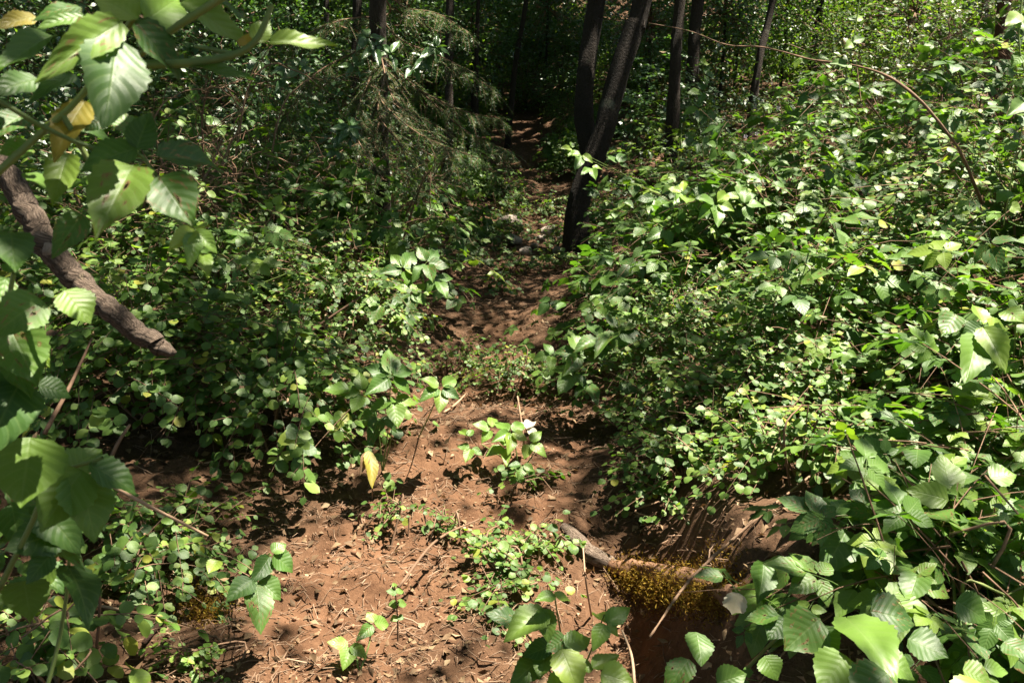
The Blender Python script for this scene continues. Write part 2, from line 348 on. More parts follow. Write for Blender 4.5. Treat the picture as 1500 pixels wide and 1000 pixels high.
C_LO = [compound(5 if s % 3 else 3, 3, 3, s + 40, fold=.2, curl=.16) for s in range(5)]
S_HI = [leaf_tmpl(6, 5, .40 + .05 * (s % 3), .48, (2.2, .62), fold=.14, curl=.06 + .07 * (s % 3), seed=s, wav=.08) for s in range(5)]
S_LO = [leaf_tmpl(3, 3, .44, .48, (2.2, .62), fold=.16, curl=.10, seed=s) for s in range(2)]
OV_HI = [leaf_tmpl(6, 5, .26 + .04 * (s % 2), .45, (1.7, .9), fold=.2, curl=.12 + .08 * s, seed=s) for s in range(3)]
O_LO = [leaf_tmpl(2, 3, .33, .45, (1.7, .9), fold=.2, curl=.15)]
NEEDLE = (np.array([[0, 0, 0], [.055, .4, .01], [0, 1, -.06], [-.055, .4, .01]]), np.array([[0, 1, 2, 3]]), np.zeros((4, 2)))
def T_to_mesh(T, name, mat): return mk_mesh(name, T[0], T[1], mat, T[2], np.zeros(len(T[0])))
ME_C = {}
def shared(key, T, name, mat):
    k = (key, mat.name)
    if k not in ME_C: ME_C[k] = T_to_mesh(T, name, mat)
    return ME_C[k]

# ------------------------------------------------------------------ shrubs: leaves are recorded first, then the ones that show become parts
SHRUBS = []
def shrub(name, label, cat, cx, cy, rx, ry, h, kind, shoots, size, cap=0, group=None, mat=None, seed=None, outw=.5, base_z=None, dead=.0, fill=.55):
    r = np.random.RandomState(seed if seed is not None else len(SHRUBS) + 100)
    z0 = gz(cx, cy) if base_z is None else base_z
    root = np.array([cx, cy, z0])
    if cx > .3: outw = outw * .5
    th = r.rand(shoots) * 2 * np.pi; rr = np.sqrt(r.rand(shoots)) * .97
    f = fill + (1.04 - fill) * np.sqrt(r.rand(shoots))
    lump = 1 + .28 * np.sin(th * 3 + r.rand() * 6) + .18 * np.sin(th * 5 + r.rand() * 6)
    dome = np.sqrt(np.clip(1 - rr ** 2.4, .02, 1))
    out = np.stack([np.cos(th), np.sin(th), 0 * th], -1)
    P0 = root + np.stack([rx * rr * f * np.cos(th) * lump, ry * rr * f * np.sin(th) * lump, 0 * th], -1)
    P0[:, 2] = ground(P0[:, 0], P0[:, 1], False) + .03 + h * dome * f * (.75 + .5 * r.rand(shoots)) * lump ** .5
    D = nrm(out * (.35 + .8 * rr)[:, None] + np.array([0, 0, 1.]) * (.75 - .75 * rr)[:, None] + r.normal(0, .42, (shoots, 3)))
    if kind == 'bramble': ns, ln, n_leaf = 5, .30, 4
    elif kind == 'snow': ns, ln, n_leaf = 5, .21, 12
    else: ns, ln, n_leaf = 4, .26, 9
    if kind == 'bramble': ln = ln * size / .065
    if kind == 'snow': ln = ln * size / .03
    ln = ln * r.uniform(.65, 1.35, shoots)
    s = np.linspace(0, 1, ns)
    PT = P0[:, None] - D[:, None] * (ln * .35)[:, None, None] + D[:, None] * (s[None] * ln[:, None])[..., None]
    PT[:, :, 2] -= (s ** 2)[None] * (ln * r.uniform(.05, .5, shoots))[:, None]
    PT[:, :, 2] = np.maximum(PT[:, :, 2], ground(PT[:, :, 0], PT[:, :, 1], False) + .03)
    tw = tubes(PT, np.linspace(1, .45, ns)[None] * r.uniform(.0013, .0028, shoots)[:, None] * (1.4 if kind == 'bramble' else 1), 3, False)
    # leaves
    nl = n_leaf; k = np.arange(nl)
    if kind == 'snow':
        node = k // 2; side = np.where(k % 2 == 0, 1., -1.); tpos = (node + .9) / (nl / 2 + .25)
    else:
        side = np.where(k % 2 == 0, 1., -1.); tpos = (k + .8) / (nl + .0)
    tpos = np.clip(tpos, 0, 1); fi = tpos * (ns - 1); i0 = np.minimum(fi.astype(int), ns - 2); ff = (fi - i0)
    LP = PT[:, i0] * (1 - ff)[None, :, None] + PT[:, i0 + 1] * ff[None, :, None]
    TD = nrm(PT[:, i0 + 1] - PT[:, i0])
    upn = nrm(np.array([0, 0, 1.]) * .85 + np.array([0, -.18, 0]) + out[:, None] * .7 * outw * (.4 + rr)[:, None, None] + nrm(L) * .25 + r.normal(0, .30, (shoots, nl, 3)))
    sd = nrm(np.cross(TD, upn)) * side[None, :, None]
    last = (tpos > .93)[None, :, None]
    ld = nrm(np.where(last, TD + .3 * sd, sd + TD * .45) + r.normal(0, .18, (shoots, nl, 3)) + np.array([0, 0, -.18]))
    sz = size * r.uniform(.45, 1.28, (shoots, nl)) * r.uniform(.75, 1.15, (shoots, 1)) * np.where(tpos > .8, .78, 1.)[None]
    keep = (r.rand(shoots, nl) > .10).ravel()
    LP = LP.reshape(-1, 3)[keep]; ld = ld.reshape(-1, 3)[keep]; upn = upn.reshape(-1, 3)[keep]; sz = sz.ravel()[keep]
    F = frames(ld, upn)
    # canes from the root to the shell
    nc = 10
    idx = r.choice(shoots, min(nc, shoots), replace=False); canes = []
    for j in idx:
        e = P0[j]; b = root + np.array([r.normal(0, .06), r.normal(0, .06), -.03]); m_ = b * .5 + e * .5 + np.array([0, 0, .22 * h]) + r.normal(0, .05, 3)
        canes.append(curve([b, m_, e], 9))
    SHRUBS.append(dict(name=name, label=label, cat=cat, group=group, kind=kind, root=root, tw=tw, canes=canes, LP=LP, F=F, sz=sz, cap=cap, mat=mat, r=r, dead=dead))

SN = 'snowberry_shrub'; BB = 'bramble_shrub'
# left of the path
shrub(SN, 'low round-leaved shrub spilling onto the path opposite the short fallen log', 'shrub', -.98, 4.0, .50, .50, .45, 'snow', 230, .046, 190)
shrub(SN, 'round-leaved green shrub directly below the tip of the broken branch', 'shrub', -1.55, 4.1, .62, .60, .58, 'snow', 320, .047, 240)
shrub(SN, 'shaded round-leaved shrub behind the broken branch with bare stems at its foot', 'shrub', -2.25, 4.3, .65, .65, .66, 'snow', 300, .048, 200)
shrub(SN, 'small-leaved shrub bright with sun at the bend of the path', 'shrub', -.92, 5.2, .52, .6, .55, 'snow', 380, .032, 160)
shrub(SN, 'bushy round-leaved shrub in the middle of the thicket below the dead twigs', 'shrub', -1.75, 5.4, .75, .7, .78, 'snow', 400, .045, 200)
shrub(SN, 'tall round-leaved shrub beyond the broken branch under the overhanging bramble', 'shrub', -2.8, 5.3, .8, .8, .95, 'snow', 380, .046, 120)
shrub(SN, 'creeping patch of round leaves on the soil beside the shaded bramble', 'shrub', -1.20, 2.95, .42, .34, .13, 'snow', 120, .036, 200, fill=.3)
shrub(BB, 'glossy bramble with broad leaflets leaning to the path above the small-leaved shrub', 'bramble', -.95, 6.35, .55, .5, .80, 'bramble', 120, .085, 100)
shrub(BB, 'dark bramble under the conifer sprays', 'bramble', -1.75, 7.0, .8, .7, 1.0, 'bramble', 190, .08, 80)
shrub(BB, 'dark bramble beneath the tangle of dead twigs', 'bramble', -2.9, 7.2, .9, .8, 1.05, 'bramble', 200, .08, 70)
# right of the path
shrub(SN, 'low small-leaved shrub at the path edge behind the short fallen log', 'shrub', .72, 4.35, .42, .45, .42, 'snow', 360, .031, 180)
shrub(SN, 'small-leaved bush above the mossy soil bank', 'shrub', .93, 3.65, .36, .36, .34, 'snow', 280, .032, 170)
shrub(SN, 'sunlit round-leaved shrub crossed by a leaning thorny cane', 'shrub', 1.35, 4.2, .55, .5, .55, 'snow', 340, .038, 220)
shrub(SN, 'sparse sunlit shrub with brown stems beside the withered brown leaves', 'shrub', 1.75, 3.45, .48, .45, .48, 'snow', 230, .042, 220)
shrub(SN, 'tall sunlit round-leaved shrub at the foot of the arching bare branch', 'shrub', 2.15, 4.5, .68, .65, .95, 'snow', 400, .043, 240)
shrub(SN, 'leafy round-leaved shrub climbing over brambles beside the hanging leaf spray', 'shrub', 1.95, 2.9, .45, .45, .62, 'snow', 210, .044, 220)
shrub(BB, 'bramble with broad pale glossy leaflets arching over the path edge', 'bramble', .78, 5.35, .52, .5, .55, 'bramble', 105, .09, 120)
shrub(BB, 'bramble in deep shade beside the double trunk', 'bramble', 1.28, 7.0, .65, .7, .62, 'bramble', 165, .078, 110)
shrub(BB, 'sunlit bramble thicket under the thin yellow-green cane', 'bramble', 1.45, 5.6, .65, .6, .82, 'bramble', 150, .086, 130)
shrub(BB, 'sunlit bramble thicket below the arching bare branch', 'bramble', 2.25, 6.1, .8, .7, 1.0, 'bramble', 180, .088, 140)
shrub(BB, 'bramble thicket behind the arching bare branch with small pale flowers', 'bramble', 2.2, 7.7, .9, .8, .95, 'bramble', 180, .084, 110)
shrub(BB, 'tall bramble against the reddish trunk', 'bramble', 3.3, 6.6, .9, .8, 1.2, 'bramble', 190, .084, 90)
shrub(BB, 'large-leaved bramble sprawling beside the mossy soil bank', 'bramble', 1.02, 2.12, .38, .26, .24, 'bramble', 75, .085, 110)
shrub(BB, 'pale sunlit bramble with holed leaves and arching green cane', 'bramble', 1.48, 2.62, .40, .35, .34, 'bramble', 95, .082, 120)
shrub(SN, 'tall twining shrub in shade under the hanging round-leaved vine', 'shrub', 2.95, 4.7, .6, .6, 1.15, 'snow', 330, .046, 160)
shrub(BB, 'low dark seedling bramble beside the stony part of the path', 'bramble', -.75, 8.2, .5, .6, .4, 'bramble', 90, .06, 50)
shrub(BB, 'low bramble at the foot of the slim dark trunk', 'bramble', -1.1, 9.6, .8, .7, .5, 'bramble', 130, .06, 40)
shrub(BB, 'low leafy bramble growing beside the rocks under the double trunk', 'bramble', 1.15, 9.3, .5, .5, .35, 'bramble', 70, .06, 30)
shrub(BB, 'sparse bramble runner threading the sunlit round-leaved shrub behind the leaning cane', 'bramble', 1.25, 4.05, .55, .5, .68, 'bramble', 46, .085, 60)
shrub(BB, 'sparse bramble runner over the brown-stemmed sparse shrub', 'bramble', 1.85, 3.4, .55, .5, .66, 'bramble', 46, .088, 60)
shrub(BB, 'sparse bramble runner atop the tall sunlit round-leaved shrub', 'bramble', 2.25, 4.3, .7, .6, 1.1, 'bramble', 66, .088, 70)
shrub(BB, 'sparse bramble runner through the round-leaved thicket under the broken branch', 'bramble', -1.6, 4.9, .9, .6, .85, 'bramble', 40, .075, 60)
shrub(SN, 'sparse round-leaved undergrowth on dark soil under the leaning thorny cane', 'shrub', 0.88, 3.0, .30, .24, .17, 'snow', 95, .034, 200, fill=.3)
shrub(SN, 'low round-leaved sprigs along the rim above the eroded bank', 'shrub', .62, 3.42, .24, .18, .20, 'snow', 100, .031, 160, fill=.3)
shrub(SN, 'low leafy fringe at the foot of the small-leaved bushes by the earth mound', 'shrub', .55, 4.0, .16, .35, .16, 'snow', 70, .028, 120, fill=.3)
shrub('evergreen_shrub', 'tall dark evergreen shrub behind the dead twig tangle', 'shrub', -2.9, 8.7, 1.0, .8, 1.75, 'oval', 420, .075, 60, mat=M_DARK)
shrub('evergreen_shrub', 'dark evergreen shrub between the slim trunk and the conifer', 'shrub', -1.75, 9.2, .8, .7, 1.45, 'oval', 330, .075, 40, mat=M_DARK)
shrub('evergreen_shrub', 'very tall dark shrub behind the overhanging bramble', 'shrub', -4.4, 8.6, 1.2, .9, 2.2, 'oval', 480, .075, 40, mat=M_DARK)
shrub('evergreen_shrub', 'tall shrub with long leaves behind the broken branch top', 'shrub', -3.9, 6.6, 1.0, .8, 1.65, 'oval', 420, .07, 60, mat=M_DARK)
shrub('evergreen_shrub', 'dark rounded shrub behind the straight slim trunk', 'shrub', 2.0, 12.6, .9, .8, 1.2, 'oval', 300, .075, 0, mat=M_DARK)
shrub('evergreen_shrub', 'leafy shrub rising behind the hanging round-leaved vine', 'shrub', 3.6, 9.6, 1.1, .8, 1.7, 'oval', 380, .07, 30, mat=M_FAR)
shrub('evergreen_shrub', 'bright leafy shrub rising before the thin pole-like stem', 'shrub', 4.7, 10.5, 1.1, .8, 2.0, 'oval', 380, .07, 30, mat=M_FAR)
# small plants on the path
shrub(SN, 'small bright leafy clump in the dip of the path', 'seedling', -.02, 5.15, .24, .22, .20, 'snow', 90, .026, 110)
shrub(SN, 'small dark leafy tuft beside the bright clump in the dip', 'seedling', -.28, 5.5, .17, .17, .16, 'snow', 40, .026, 50)
shrub(SN, 'creeping round-leaved trail running down the path beside the yellow-green seedling', 'seedling', -.02, 2.95, .13, .42, .05, 'snow', 62, .030, 240, fill=.2, outw=.1)
shrub(SN, 'little round-leaved clump on the path beside the leaning thin stick', 'seedling', -.43, 3.3, .08, .08, .10, 'snow', 11, .027, 110, fill=.3)
shrub(SN, 'tiny round-leaved sprig at the upper end of the leaning thin stick', 'seedling', -.22, 3.25, .07, .06, .06, 'snow', 6, .024, 60, fill=.3)
shrub(SN, 'pale green sprig beside the short fallen log', 'seedling', .12, 3.12, .06, .06, .06, 'snow', 5, .026, 50, fill=.3, mat=M_YOUNG)
shrub(SN, 'small dark sprig on the earth mound', 'seedling', .07, 3.6, .07, .06, .07, 'snow', 6, .03, 60, fill=.3)
shrub(SN, 'feathery yellow-green seedling on the soil beside the dark red twig', 'seedling', -.90, 2.42, .09, .07, .07, 'snow', 12, .018, 90, fill=.3, mat=M_YOUNG)
shrub(SN, 'bright lobed leafy herb at the foot of the shaded bramble', 'seedling', -1.18, 2.25, .16, .12, .22, 'snow', 22, .05, 160, fill=.3)
shrub(SN, 'yellowish ferny herb on the dark litter under the shaded bramble', 'seedling', -1.55, 2.55, .2, .16, .10, 'snow', 22, .024, 90, fill=.3, mat=M_YOUNG)
# beyond: low growth along the far path (grouped look-alikes)
fr = np.random.RandomState(3)
for i in range(44):
    for _ in range(60):
        y = fr.uniform(8.6, 19); x = fr.uniform(-.42, .42) * y if i < 26 else np.interp(y, PY, PX) + fr.choice([-1, 1]) * fr.uniform(.5, 1.3)
        if abs(path_d(x, y)) > (2.0 if i < 26 else 1.0): break
    h = fr.uniform(.3, .8) if i < 26 else fr.uniform(.15, .35)
    shrub('woodland_shrub', 'leafy dark shrub on the shaded slope among the trunks', 'shrub', x, y, h * 1.1, h, h, 'bramble' if i % 2 else 'snow', 90 if i % 2 else 130, .07 if i % 2 else .05, 0, group='shrubs on the shaded slope', mat=M_FAR if x > 1.5 else None)

pr_ = np.random.RandomState(14)
for i in range(22):
    y = pr_.uniform(6.2, 13); x = np.interp(y, PY, PX) + pr_.uniform(-.45, .45)
    shrub('woodland_seedling', 'small seedling tuft growing on the shaded stretch of path', 'seedling', x, y, .16, .15, .13, 'snow', 14, .04, 24, group='seedlings on the shaded path', fill=.3)
# which leaves show: nearest leaf per cell of the picture
allP = np.concatenate([s['LP'] + s['F'][:, :, 1] * s['sz'][:, None] * .5 for s in SHRUBS]); allS = np.concatenate([s['sz'] * (2.0 if s['kind'] == 'bramble' else 1) for s in SHRUBS])
qx, qy, qd = proj(allP); spx = FOC * allS / np.maximum(qd, .1)
inside = (qx > 0) & (qx < 1500) & (qy > 0) & (qy < 1000) & (qd > .3)
cell = np.where(inside, (qx // 9).astype(int) * 1000 + (qy // 9).astype(int), -1)
order = np.lexsort((qd, cell)); first = np.zeros(len(cell), bool)
cs = cell[order]; newc = np.concatenate([[True], cs[1:] != cs[:-1]]); first[order[newc]] = True; first &= inside
off = 0
for s in SHRUBS:
    n = len(s['sz']); f = first[off:off + n]; px = spx[off:off + n]; off += n
    sc = np.where(f & (px > 10), px, 0); o = np.argsort(-sc)[:s['cap']]; o = o[sc[o] > 0]
    vis = np.zeros(n, bool); vis[o] = True
    br = s['kind'] == 'bramble'; mat = s['mat'] or (M_BRAM if br else M_SNOW); r = s['r']; rt = s['root']
    root = link(s['name'], None, None, rt, s['label'], s['cat'], s['group'])
    HI, LO = (C_HI, C_LO) if br else (S_HI, S_LO)
    if s['cap'] == 0: LO = C_FAR if br else [DIAM]
    elif s['kind'] == 'oval': LO = O_LO; HI = OV_HI
    A = Acc(); inv = np.where(~vis)[0]; inv = inv[np.arange(len(inv)) % 6 != 0] if s['cap'] > 100 else inv; pick = r.randint(len(LO), size=len(inv))
    for k, T in enumerate(LO):
        ii = inv[pick == k]
        if len(ii) == 0: continue
        v, q, u = place(T, s['F'][ii], s['LP'][ii], s['sz'][ii]); A.add(v, q, u, np.repeat(r.rand(len(ii)), len(T[0])))
    if len(inv) > 300:
        dd = inv[r.rand(len(inv)) < .035]; T = O_LO[0]; Dd = Acc(); v, q, u = place(T, s['F'][dd] @ np.diag([1, 1, -1.]), s['LP'][dd] + [0, 0, .01], s['sz'][dd] * (.9 if br else 1.)); Dd.add(v, q, u, np.repeat(r.rand(len(dd)), len(T[0]))); link('withered_leaves', Dd.mesh('withered_leaves', M_DEADLEAF, rt), root, kind='stuff')
    if A.n: link('foliage', A.mesh('foliage', mat, rt), root, kind='stuff')
    if s['cap']: A = Acc(); A.add(*s['tw'], np.repeat(.5, len(s['tw'][0]))); link('twigs', A.mesh('twigs', M_TWIG, rt), root, kind='stuff')
    for c in s['canes']:
        A = Acc(); A.add(*tubes(c, np.linspace(.0045, .0022, len(c)) * (1.3 if br else 1), 5)); link('cane', A.mesh('cane', M_CANE if br and r.rand() < .5 else M_TWIG, rt), root)
    for i in o:
        k = r.randint(len(HI)); ob = link('leaf', shared((s['kind'], k), HI[k], 'leaf', M_YOUNG if (r.rand() < .05) else mat), root)
        m4 = np.eye(4); m4[:3, :3] = s['F'][i] * s['sz'][i]; m4[:3, 3] = s['LP'][i] - rt; ob.matrix_basis = Matrix(m4.tolist())

# ------------------------------------------------------------------ bramble sprays set leaf by leaf
def spray(name, label, cat, canes, leaves, cane_mat=M_CANE, group=None, rad=.0032):
    """canes: lists of (px,py,depth); leaves: (base px,py, tip px,py, width px, depth, material, edge tilt)"""
    root_p = at(*canes[0][0][:3]); root = link(name, None, None, root_p, label, cat, group)
    for c in canes:
        p = curve([at(*q[:3]) for q in c], 14); A = Acc(); rr = rad * (c[0][3] if len(c[0]) > 3 else 1)
        A.add(*tubes(p, np.linspace(rr, rr * .55, 14), 6)); link('cane', A.mesh('cane', cane_mat, root_p), root)
    for j, lf in enumerate(leaves):
        bx, by, tx, ty, w, d, mat, tilt = lf
        r = np.random.RandomState(j + 7); a = at(bx, by, d); ln_px = math.hypot(tx - bx, ty - by)
        view = nrm(CAM - a); n = nrm(view * .62 + np.array([0, 0, .5]) + L * .38 + r.normal(0, .27, 3) + UPV * tilt * 1.6)
        ray = nrm(at(tx, ty, 1.0) - CAM); den = float(ray @ n)
        dep = float((a - CAM) @ n) / den if abs(den) > .2 else np.linalg.norm(a - CAM)
        lim = 1.6 * ln_px / FOC * d; dep = np.clip(dep, np.linalg.norm(a - CAM) - lim, np.linalg.norm(a - CAM) + lim)
        b = CAM + ray * dep; t = b - a; ln = np.linalg.norm(t)
        F = frames(t[None], n[None])[0]; wr = (w / FOC * d / ln) / .72
        T = HI_LEAFLET[r.randint(6)]; ob = link('leaf', shared(('h', id(T)), T, 'leaf', mat), root)
        m4 = np.eye(4); S = F * ln; S[:, 0] *= np.clip(wr, .5, 1.5); m4[:3, :3] = S; m4[:3, 3] = a - root_p; ob.matrix_basis = Matrix(m4.tolist())
    return root
def c1(x, y): return x / 2.5, y / 2.5
def lf1(bx, by, tx, ty, w, d=.98, mat=None, tilt=0.): return (bx / 2.5, by / 2.5, tx / 2.5, ty / 2.5, w / 2.5, d, mat or M_BRAM, tilt)
B, Y = M_BRAM, M_YOUNG
spray('bramble_spray', 'overhanging bramble spray with large toothed leaves above the broken branch', 'bramble',
  [[(-60, 300, 1.0, 1.5), (0, 250, 1.0), (60, 195, 1.0), (120, 140, 1.0), (180, 50, .99), (200, 20, .98)],
   [(420, -70, .95, 1.5), (320, 0, .96), (255, 42, .98), (200, 85, 1.0), (165, 120, 1.0)],
   [(215, 95, .98, 1.6), (280, 92, .97), (345, 80, .97), (378, 55, .97), (398, 8, .97)],
   [(-30, 130, .95), (0, 148, .95), (56, 182, .97), (130, 215, 1.0), (200, 224, 1.0), (232, 262, 1.0)],
   [(348, 80, .97), (285, 68, .97)], [(90, 165, 1.0), (150, 260, 1.02), (230, 300, 1.03), (280, 342, 1.03)]],
  [lf1(430, 140, 395, 445, 250, .94), lf1(440, 85, 180, 235, 115, .95), lf1(505, 75, 335, -45, 150, .97, Y), lf1(525, 80, 700, -40, 165, .97, Y),
   lf1(490, 85, 685, 275, 165, .96), lf1(665, 5, 925, 160, 135, 1.0), lf1(190, 130, -20, 240, 125, 1.0), lf1(140, 290, -30, 330, 110, 1.03), lf1(280, 275, 95, 320, 75, 1.02),
   lf1(985, 158, 1235, 152, 55, .97, Y, .25), lf1(690, 240, 935, 278, 60, .97, B, .25), lf1(500, 545, 550, 408, 115, 1.0), lf1(500, 545, 295, 592, 130, 1.0),
   lf1(575, 575, 842, 570, 155, .99), lf1(490, 605, 350, 845, 210, .97), lf1(580, 645, 705, 815, 195, .97), lf1(500, 500, 420, 400, 120, 1.03),
   lf1(300, 785, 200, 925, 115, 1.02), lf1(710, 840, 618, 912, 70, 1.02, Y), lf1(715, 845, 795, 912, 65, 1.02, Y), lf1(708, 855, 700, 965, 75, 1.01, Y), lf1(735, 925, 765, 1010, 45, 1.02, Y),
   lf1(710, 845, 670, 812, 35, 1.03, Y), lf1(718, 845, 770, 815, 35, 1.03, Y), lf1(310, 375, 190, 550, 135, 1.03, M_YELLOW), lf1(40, 850, 60, 985, 140, 1.0), lf1(0, 860, -70, 960, 120, 1.0),
   lf1(930, 150, 990, 70, 80, .98, Y), lf1(910, 165, 880, 120, 60, .98, M_YELLOW), lf1(780, 0, 920, 75, 90, 1.02), lf1(300, 30, 120, 20, 90, 1.05), lf1(310, 60, 140, 80, 80, 1.08), lf1(130, 60, -20, 90, 70, 1.05, M_YELLOW),
   lf1(250, 560, 190, 740, 120, 1.06), lf1(120, 540, -10, 560, 130, 1.08), lf1(90, 420, -30, 480, 120, 1.08), lf1(380, 430, 310, 470, 90, 1.08), lf1(100, 640, 230, 700, 100, 1.1), lf1(240, 440, 430, 480, 90, 1.1)])
def shade_leaves(seed, n, x0, x1, y0, y1, d0, d1, sz):
    r = np.random.RandomState(seed); out = []
    for k in range(n):
        bx, by = r.uniform(x0, x1), r.uniform(y0, y1); a = r.uniform(-.4, math.pi + .4); l = sz * r.uniform(.65, 1.15)
        out.append((bx, by, bx + math.cos(a) * l, by + abs(math.sin(a)) * l * .9 + 10, l * r.uniform(.6, .85), r.uniform(d0, d1), B, r.uniform(-.1, .2)))
    return out
spray('bramble_spray', 'shaded big-leaved bramble standing under the overhanging spray beside creeping round leaves', 'bramble',
  [[(-40, 1050, 1.35, 1.5), (-10, 800, 1.25), (-5, 560, 1.15), (20, 400, 1.1)], [(-20, 900, 1.3, 1.3), (40, 780, 1.25), (80, 700, 1.22), (150, 670, 1.2)], [(60, 1040, 1.4), (90, 920, 1.4), (100, 800, 1.35), (60, 700, 1.25)], [(-5, 560, 1.15), (40, 480, 1.12), (90, 440, 1.1)]],
  [(95, 425, 135, 470, 80, 1.1, B, 0.), (60, 440, -5, 480, 70, 1.1, B, 0.), (120, 690, 60, 770, 85, 1.2, B, 0.), (110, 695, 150, 785, 95, 1.2, B, 0.), (130, 680, 205, 715, 60, 1.2, B, .2), (100, 690, 150, 655, 60, 1.22, B, .1),
   (35, 850, 45, 905, 65, 1.3, B, 0.), (90, 780, 10, 800, 70, 1.3, B, 0.), (30, 560, -20, 640, 100, 1.12, B, 0.), (45, 640, 30, 740, 110, 1.15, B, 0.), (15, 480, 55, 560, 80, 1.12, B, 0.), (100, 830, 140, 890, 60, 1.35, B, 0.), (60, 745, 120, 800, 70, 1.3, B, 0.)]
  + shade_leaves(2, 22, -30, 60, 400, 700, 1.12, 1.3, 62) + shade_leaves(3, 22, -20, 120, 680, 880, 1.25, 1.5, 56))
def tri(px, py, s, ang, d, n=3, mat=None, tilt=0., wr=.72):
    angs = {1: [0], 2: [0, 70], 3: [0, 75, -75], 4: [0, 80, -80, 180], 5: [0, 62, -62, 125, -125]}[n]; out = []
    for k, a in enumerate(angs):
        t = math.radians(ang + a); l = s * (1 if k == 0 else .85)
        bx, by = px + math.cos(t) * s * .10, py + math.sin(t) * s * .10
        out.append((bx, by, bx + math.cos(t) * l, by + math.sin(t) * l * .92, l * wr, d, mat or B, tilt))
    return out
def ground_spray(name, label, cat, base, tops, leaves, **k):
    g = gp(*base); d = float((g - CAM) @ FWD)
    return spray(name, label, cat, [[(base[0], base[1] + 3, d), ((base[0] + t[0]) / 2 + 3, (base[1] + t[1]) / 2, (d + t[2]) / 2), t] for t in tops], leaves, **k)
ground_spray('bramble_seedling', 'bright bramble seedling with large sunlit leaves beside the soil gully', 'seedling', (830, 1030), [(812, 870, 2.3), (885, 900, 2.25), (770, 925, 2.3), (900, 985, 2.2)],
  tri(765, 912, 50, 200, 2.3, 1) + [(800, 895, 742, 925, 50, 2.3, B, 0.), (795, 892, 805, 938, 34, 2.3, B, 0.), (812, 872, 838, 875, 22, 2.28, Y, .3), (812, 872, 785, 876, 22, 2.28, Y, .3), (808, 945, 765, 960, 34, 2.3, B, 0.), (800, 955, 790, 992, 32, 2.3, B, 0.),
   (828, 945, 868, 930, 36, 2.25, Y, 0.), (822, 950, 850, 1005, 52, 2.22, Y, 0.), (830, 935, 800, 950, 40, 2.27, B, .1), (888, 912, 924, 888, 30, 2.25, Y, 0.), (886, 912, 870, 886, 24, 2.25, Y, 0.), (886, 914, 870, 948, 28, 2.24, Y, 0.), (888, 916, 908, 928, 20, 2.24, Y, 0.),
   (868, 978, 908, 956, 30, 2.2, Y, 0.), (880, 985, 930, 1000, 48, 2.18, Y, 0.), (862, 985, 858, 962, 16, 2.2, Y, 0.), (790, 965, 750, 1000, 40, 2.3, B, 0.), (835, 990, 800, 1015, 40, 2.22, Y, 0.)])
ground_spray('bramble_seedling', 'green three-leaved seedling on the bare soil beside the thin sapling', 'seedling', (525, 985), [(515, 945, 2.75), (545, 920, 2.75)],
  [(510, 945, 480, 938, 22, 2.7, Y, 0.), (512, 948, 505, 975, 26, 2.7, Y, 0.), (514, 945, 538, 962, 20, 2.7, Y, 0.), (545, 915, 525, 935, 20, 2.75, B, 0.), (548, 912, 572, 912, 24, 2.75, Y, 0.), (548, 910, 538, 895, 18, 2.75, Y, 0.)])
spray('thin_sapling', 'thin upright sapling with paired dark round leaves on bare path soil', 'sapling', [[(583, 938, 2.85), (582, 900, 2.83), (578, 858, 2.8)]],
  [(581, 868, 566, 864, 13, 2.8, M_SNOW, 0.), (581, 868, 592, 862, 12, 2.8, M_SNOW, 0.), (582, 885, 568, 884, 14, 2.82, M_SNOW, 0.), (582, 884, 598, 882, 14, 2.82, M_SNOW, 0.), (582, 903, 572, 908, 11, 2.83, M_SNOW, 0.), (583, 902, 592, 906, 12, 2.83, M_SNOW, 0.), (579, 860, 576, 852, 8, 2.8, M_SNOW, 0.)], cane_mat=M_TWIG, rad=.003)
ground_spray('bramble_seedling', 'pale sunlit bramble seedling with withered stalk on the path mound', 'seedling', (760, 690), [(745, 625, 4.0), (705, 650, 3.95), (790, 650, 3.95), (765, 680, 3.8)],
  tri(720, 628, 26, 200, 4.0, 3, Y) + tri(748, 632, 30, 90, 3.95, 5, Y) + tri(775, 648, 28, 30, 3.95, 3, Y) + tri(770, 630, 24, 300, 4.0, 3, M_PALE) + tri(690, 655, 22, 110, 3.95, 3, B) + tri(765, 680, 22, 100, 3.8, 3, B) + tri(740, 655, 26, 160, 3.95, 3, Y) + tri(685, 640, 18, 230, 3.95, 2, B))
ground_spray('bramble_seedling', 'five-leaved dark bramble tip hanging over the sunlit path soil', 'seedling', (612, 640), [(645, 565, 3.9)], tri(645, 568, 34, 90, 3.9, 5, B))
ground_spray('bramble_seedling', 'dark broad-leaved bramble sprig above the sunlit path edge', 'seedling', (560, 690), [(572, 555, 3.85), (545, 590, 3.9), (575, 620, 3.9)],
  tri(572, 552, 44, 270, 3.8, 5, B) + tri(576, 585, 40, 80, 3.8, 3, B) + tri(530, 575, 36, 190, 3.9, 3, B) + tri(556, 610, 36, 110, 3.9, 3, B) + tri(515, 570, 38, 180, 3.9, 1, Y))
ground_spray('bramble_cane', 'bramble cane with glossy pale leaf rosettes reaching over the path from bright shrubs', 'bramble', (1010, 560), [(900, 490, 4.5), (850, 520, 4.35), (960, 480, 4.6)],
  tri(850, 518, 40, 250, 4.35, 5, B) + tri(838, 545, 36, 120, 4.3, 3, B) + tri(905, 485, 44, 20, 4.4, 5, B) + tri(880, 495, 36, 160, 4.4, 3, B) + tri(930, 468, 26, 290, 4.5, 3, Y) + tri(808, 520, 26, 170, 4.35, 3, B) + tri(860, 560, 30, 60, 4.3, 2, B) + tri(905, 560, 36, 30, 4.3, 1, B))
